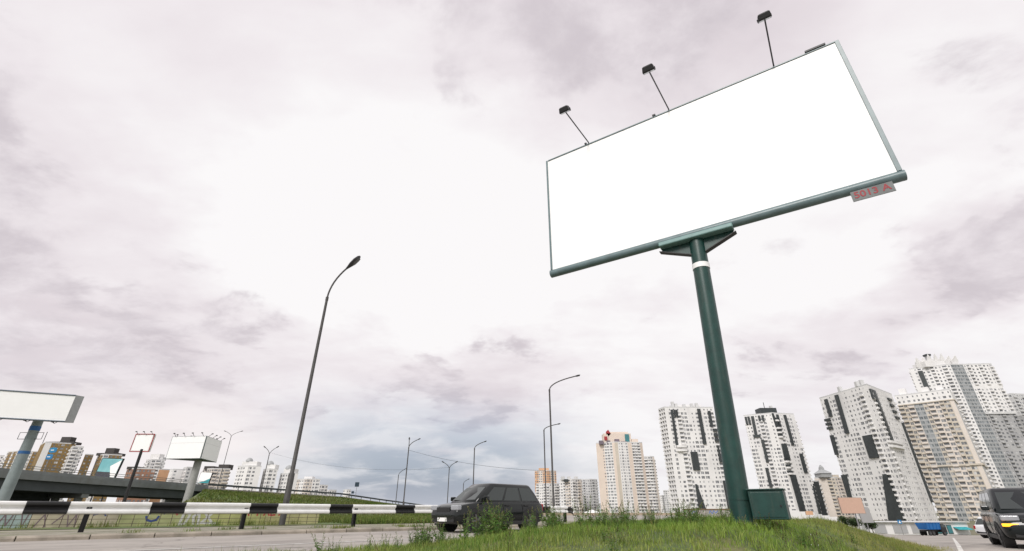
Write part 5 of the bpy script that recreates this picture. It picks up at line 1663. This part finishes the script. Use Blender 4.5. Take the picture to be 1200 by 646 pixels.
def weed_mesh(seed, h, stems, kind):
    r = random.Random(seed)
    V, F, Cc = [], [], []

    def tri(a, b, c, col):
        k = len(V); V.extend([tuple(a), tuple(b), tuple(c)]); F.append((k, k + 1, k + 2)); Cc.extend([col] * 3)

    def leaf(p, d, L, w, col):
        d = d.normalized(); s_ = d.cross(Vector((r.uniform(-1, 1), r.uniform(-1, 1), 1))).normalized() * w
        m_ = p + d * L * .5 + Vector((0, 0, L * .08)); t_ = p + d * L - Vector((0, 0, L * .15))
        tri(p, m_ + s_, m_ - s_, col); tri(m_ - s_, m_ + s_, t_, col)
    for _ in range(stems):
        a = r.uniform(0, 6.28); lean = r.uniform(.05, .5); hh_ = h * r.uniform(.55, 1.05)
        base = Vector((math.cos(a), math.sin(a), 0)) * r.uniform(0, h * .12)
        top = base + Vector((math.cos(a) * lean * hh_, math.sin(a) * lean * hh_, hh_))
        ctrl = base.lerp(top, .5) + Vector((0, 0, hh_ * .12))
        g = r.uniform(.8, 1.25)
        sc_ = (.12 * g, .15 * g, .05 * g) if kind != 'dark' else (.11 * g, .085 * g, .05 * g)
        lc = (.11 * g, .195 * g, .045 * g) if kind != 'dry' else (.2 * g, .19 * g, .06 * g)
        pts = []
        for k in range(9):
            s_ = k / 8; pts.append(base * (1 - s_) ** 2 + ctrl * 2 * s_ * (1 - s_) + top * s_ * s_)
        for k in range(8):
            w_ = Vector((math.sin(a), -math.cos(a), 0)) * .0028 * (1.3 - k / 8)
            w2 = Vector((math.cos(a), math.sin(a), 0)) * .0028 * (1.3 - k / 8)
            for q in (w_, w2):
                tri(pts[k] - q, pts[k] + q, pts[k + 1] + q * .8, sc_); tri(pts[k] - q, pts[k + 1] + q * .8, pts[k + 1] - q * .8, sc_)
        nl = int(26 * hh_ / .4)
        for k in range(nl):
            s_ = .06 + .9 * k / nl; p = base * (1 - s_) ** 2 + ctrl * 2 * s_ * (1 - s_) + top * s_ * s_
            b_ = r.uniform(0, 6.28); L = r.uniform(.035, .085) * (1.15 - .75 * s_) * (h / .4)
            leaf(p, Vector((math.cos(b_), math.sin(b_), r.uniform(.1, .9))), L, L * r.uniform(.10, .2), tuple(q * r.uniform(.75, 1.25) for q in lc))
        if kind != 'leafy':
            for k in range(18):                       # seed head
                s_ = 1 - .22 * r.random(); p = base * (1 - s_) ** 2 + ctrl * 2 * s_ * (1 - s_) + top * s_ * s_
                b_ = r.uniform(0, 6.28); hc = (.11, .075, .05) if kind == 'dark' else (.22, .2, .10)
                leaf(p, Vector((math.cos(b_) * .6, math.sin(b_) * .6, 1)), r.uniform(.012, .026), .004, hc)
    me = bpy.data.meshes.new('weed'); me.from_pydata(V, [], F)
    at = me.attributes.new('tint', 'FLOAT_COLOR', 'POINT')
    at.data.foreach_set('color', [q for c in Cc for q in (*c, 1)])
    me.materials.append(STEM); me.update()
    return me


WM = {'leafy': [weed_mesh(10 + k, .36, 9, 'leafy') for k in range(4)], 'seed': [weed_mesh(20 + k, .42, 6, 'seed') for k in range(4)], 'dark': [weed_mesh(30 + k, .32, 5, 'dark') for k in range(3)], 'dry': [weed_mesh(40 + k, .3, 6, 'dry') for k in range(2)]}
ADJ = {'leafy': 'bushy green', 'seed': 'slender seeding', 'dark': 'dark brownish', 'dry': 'straw coloured dry'}
ZONES = [  # group, label, kinds, centre, spread, count, size
    ('weeds by the near road edge', 'weed beside the near road, at the left end of the grass', ('leafy', 'seed'), (-1.9, 9.3), (.75, .7), 24, (.5, .95)),
    ('weeds before the car front', 'weed on the mound below the front of the dark car', ('leafy', 'seed'), (-1.2, 9.2), (.35, .5), 14, (.8, 1.2)),
    ('weeds in front of the dark car', 'weed on the mound below the rear of the dark car', ('leafy', 'seed'), (-.35, 8.9), (.20, .3), 12, (1.1, 1.5)),
    ('weeds below the rail end lamps', 'weed on the mound below the rail end lamps', ('leafy', 'seed'), (.75, 9.2), (.28, .4), 11, (.8, 1.25)),
    ('weeds before the peach tower', 'weed on the mound before the peach tower', ('seed', 'leafy', 'dark'), (1.75, 8.8), (.5, .5), 24, (.7, 1.15)),
    ('weeds left of the pole', 'weed on the mound crest just left of the green pole', ('leafy', 'dark', 'seed'), (2.75, 8.2), (.35, .45), 18, (.6, 1.0)),
    ('weeds at the pole foot', 'weed at the foot of the green pole and cabinet', ('dark', 'leafy'), (3.8, 7.2), (.5, .25), 18, (.45, .8)),
    ('weeds on the right slope', 'small weed on the right slope of the mound', ('dry', 'dark', 'seed'), (6.2, 8.2), (1.3, 1.0), 30, (.35, .7)),
    ('low weeds in the front grass', 'low weed in the grass nearest the camera', ('leafy', 'dark', 'dry'), (1.8, 5.9), (2.0, .9), 34, (.3, .65))]
rw_ = random.Random(5)
for grp, lab, kinds, c, sp, cnt, sz in ZONES:
    for k in range(cnt):
        x, y = rw_.gauss(c[0], sp[0]), rw_.gauss(c[1], sp[1])
        if off(x, y) < 8.0 or math.hypot(x - BX, y - BY) < .3:
            continue
        kd = rw_.choice(kinds); me = rw_.choice(WM[kd])
        o = link_mesh('weed', me, None, (x, y, mz(x, y) - .02), (rw_.uniform(-.12, .12), rw_.uniform(-.12, .12), rw_.uniform(0, 6.28)))
        s_ = rw_.uniform(*sz); o.scale = (s_, s_, s_ * rw_.uniform(.85, 1.15))
        tag(o, ADJ[kd] + ' ' + lab, 'weed', grp)
# small white flowers
V, F = [], []
for k in range(90):
    x, y = rw_.gauss(5.0, .5), rw_.gauss(6.6, .5); z = mz(x, y) + rw_.uniform(.05, .13); r_ = rw_.uniform(.006, .012)
    i = len(V); V += [(x, y, z - .004)] + [(x + math.cos(a) * r_, y + math.sin(a) * r_, z + rw_.uniform(0, .006)) for a in np.linspace(0, 6.28, 7)[:-1]]
    F += [(i, i + 1 + q, i + 1 + (q + 1) % 6) for q in range(6)]
me = bpy.data.meshes.new('white_flowers'); me.from_pydata(V, [], F); me.materials.append(WHITE_PAINT)
o = link_mesh('white_flowers', me); o['kind'] = 'stuff'; tag(o, 'tiny white flowers in the grass on the right slope', 'flowers')

# ------------------------------------------------------------------ distant bushes and trees
BUSHM = leaf_mat('bush_leaf')


def bush(label, loc, r, h, nleaf, grp, tone=(.045, .075, .028), trunk=False, name='shrub'):
    b = thing(name, label, 'shrub' if name == 'shrub' else 'tree', loc, 0, grp)
    V = []; C_ = []
    lobes = [(rw_.uniform(-.6, .6) * r, rw_.uniform(-.6, .6) * r, rw_.uniform(.35, .75) * h, rw_.uniform(.35, .6)) for _ in range(9)]
    for k in range(nleaf):
        lx, ly, lz, lr = rw_.choice(lobes)
        d = Vector((rw_.gauss(0, 1), rw_.gauss(0, 1), rw_.gauss(0, 1))).normalized() * (rw_.random() ** .4)
        p = Vector((lx + d.x * lr * r, ly + d.y * lr * r, max(.05, lz + d.z * lr * h * .6)))
        s_ = rw_.uniform(.5, 1.2) * r * .11
        a, c_ = Vector((rw_.uniform(-1, 1), rw_.uniform(-1, 1), rw_.uniform(-1, 1))) * s_, Vector((rw_.uniform(-1, 1), rw_.uniform(-1, 1), rw_.uniform(-1, 1))) * s_
        V += [tuple(p - a), tuple(p + c_), tuple(p + a), tuple(p - c_)]
        g = rw_.uniform(.6, 1.5); C_ += [tuple(q * g for q in tone)] * 4
    me = bpy.data.meshes.new('crown'); me.from_pydata(V, [], [(4 * k, 4 * k + 1, 4 * k + 2, 4 * k + 3) for k in range(nleaf)])
    at = me.attributes.new('tint', 'FLOAT_COLOR', 'POINT'); at.data.foreach_set('color', [q for c in C_ for q in (*c, 1)])
    me.materials.append(BUSHM); link_mesh('crown', me, b)
    mb = MB(); mb.tube([(0, 0, -.2), (.05 * r, 0, h * .3), (0, .05 * r, h * .6)], [r * .07, r * .05, r * .03], 8)
    for k in range(4):
        a = k * 1.6; mb.tube([(0, 0, h * .25), (math.cos(a) * r * .5, math.sin(a) * r * .5, h * .6)], [r * .035, r * .015], 6)
    mb.build('trunk', pm('bark', (0.07, 0.055, 0.04), 0.9, 0.3, 4.0), b)
    return b


for (x, y, r, h, lab) in ((70.2, 110, 1.4, 2.6, 'dark round shrub under the left half of the salmon billboard'), (72.6, 111, 1.6, 2.4, 'dark round shrub in the gap between the salmon and grey billboards'),
                          (78.8, 115, 1.4, 2.8, 'dark round shrub just right of the grey billboard')):
    bush(lab, (x, y, gz(x, y)), r, h, 900, 'shrubs below the boards')
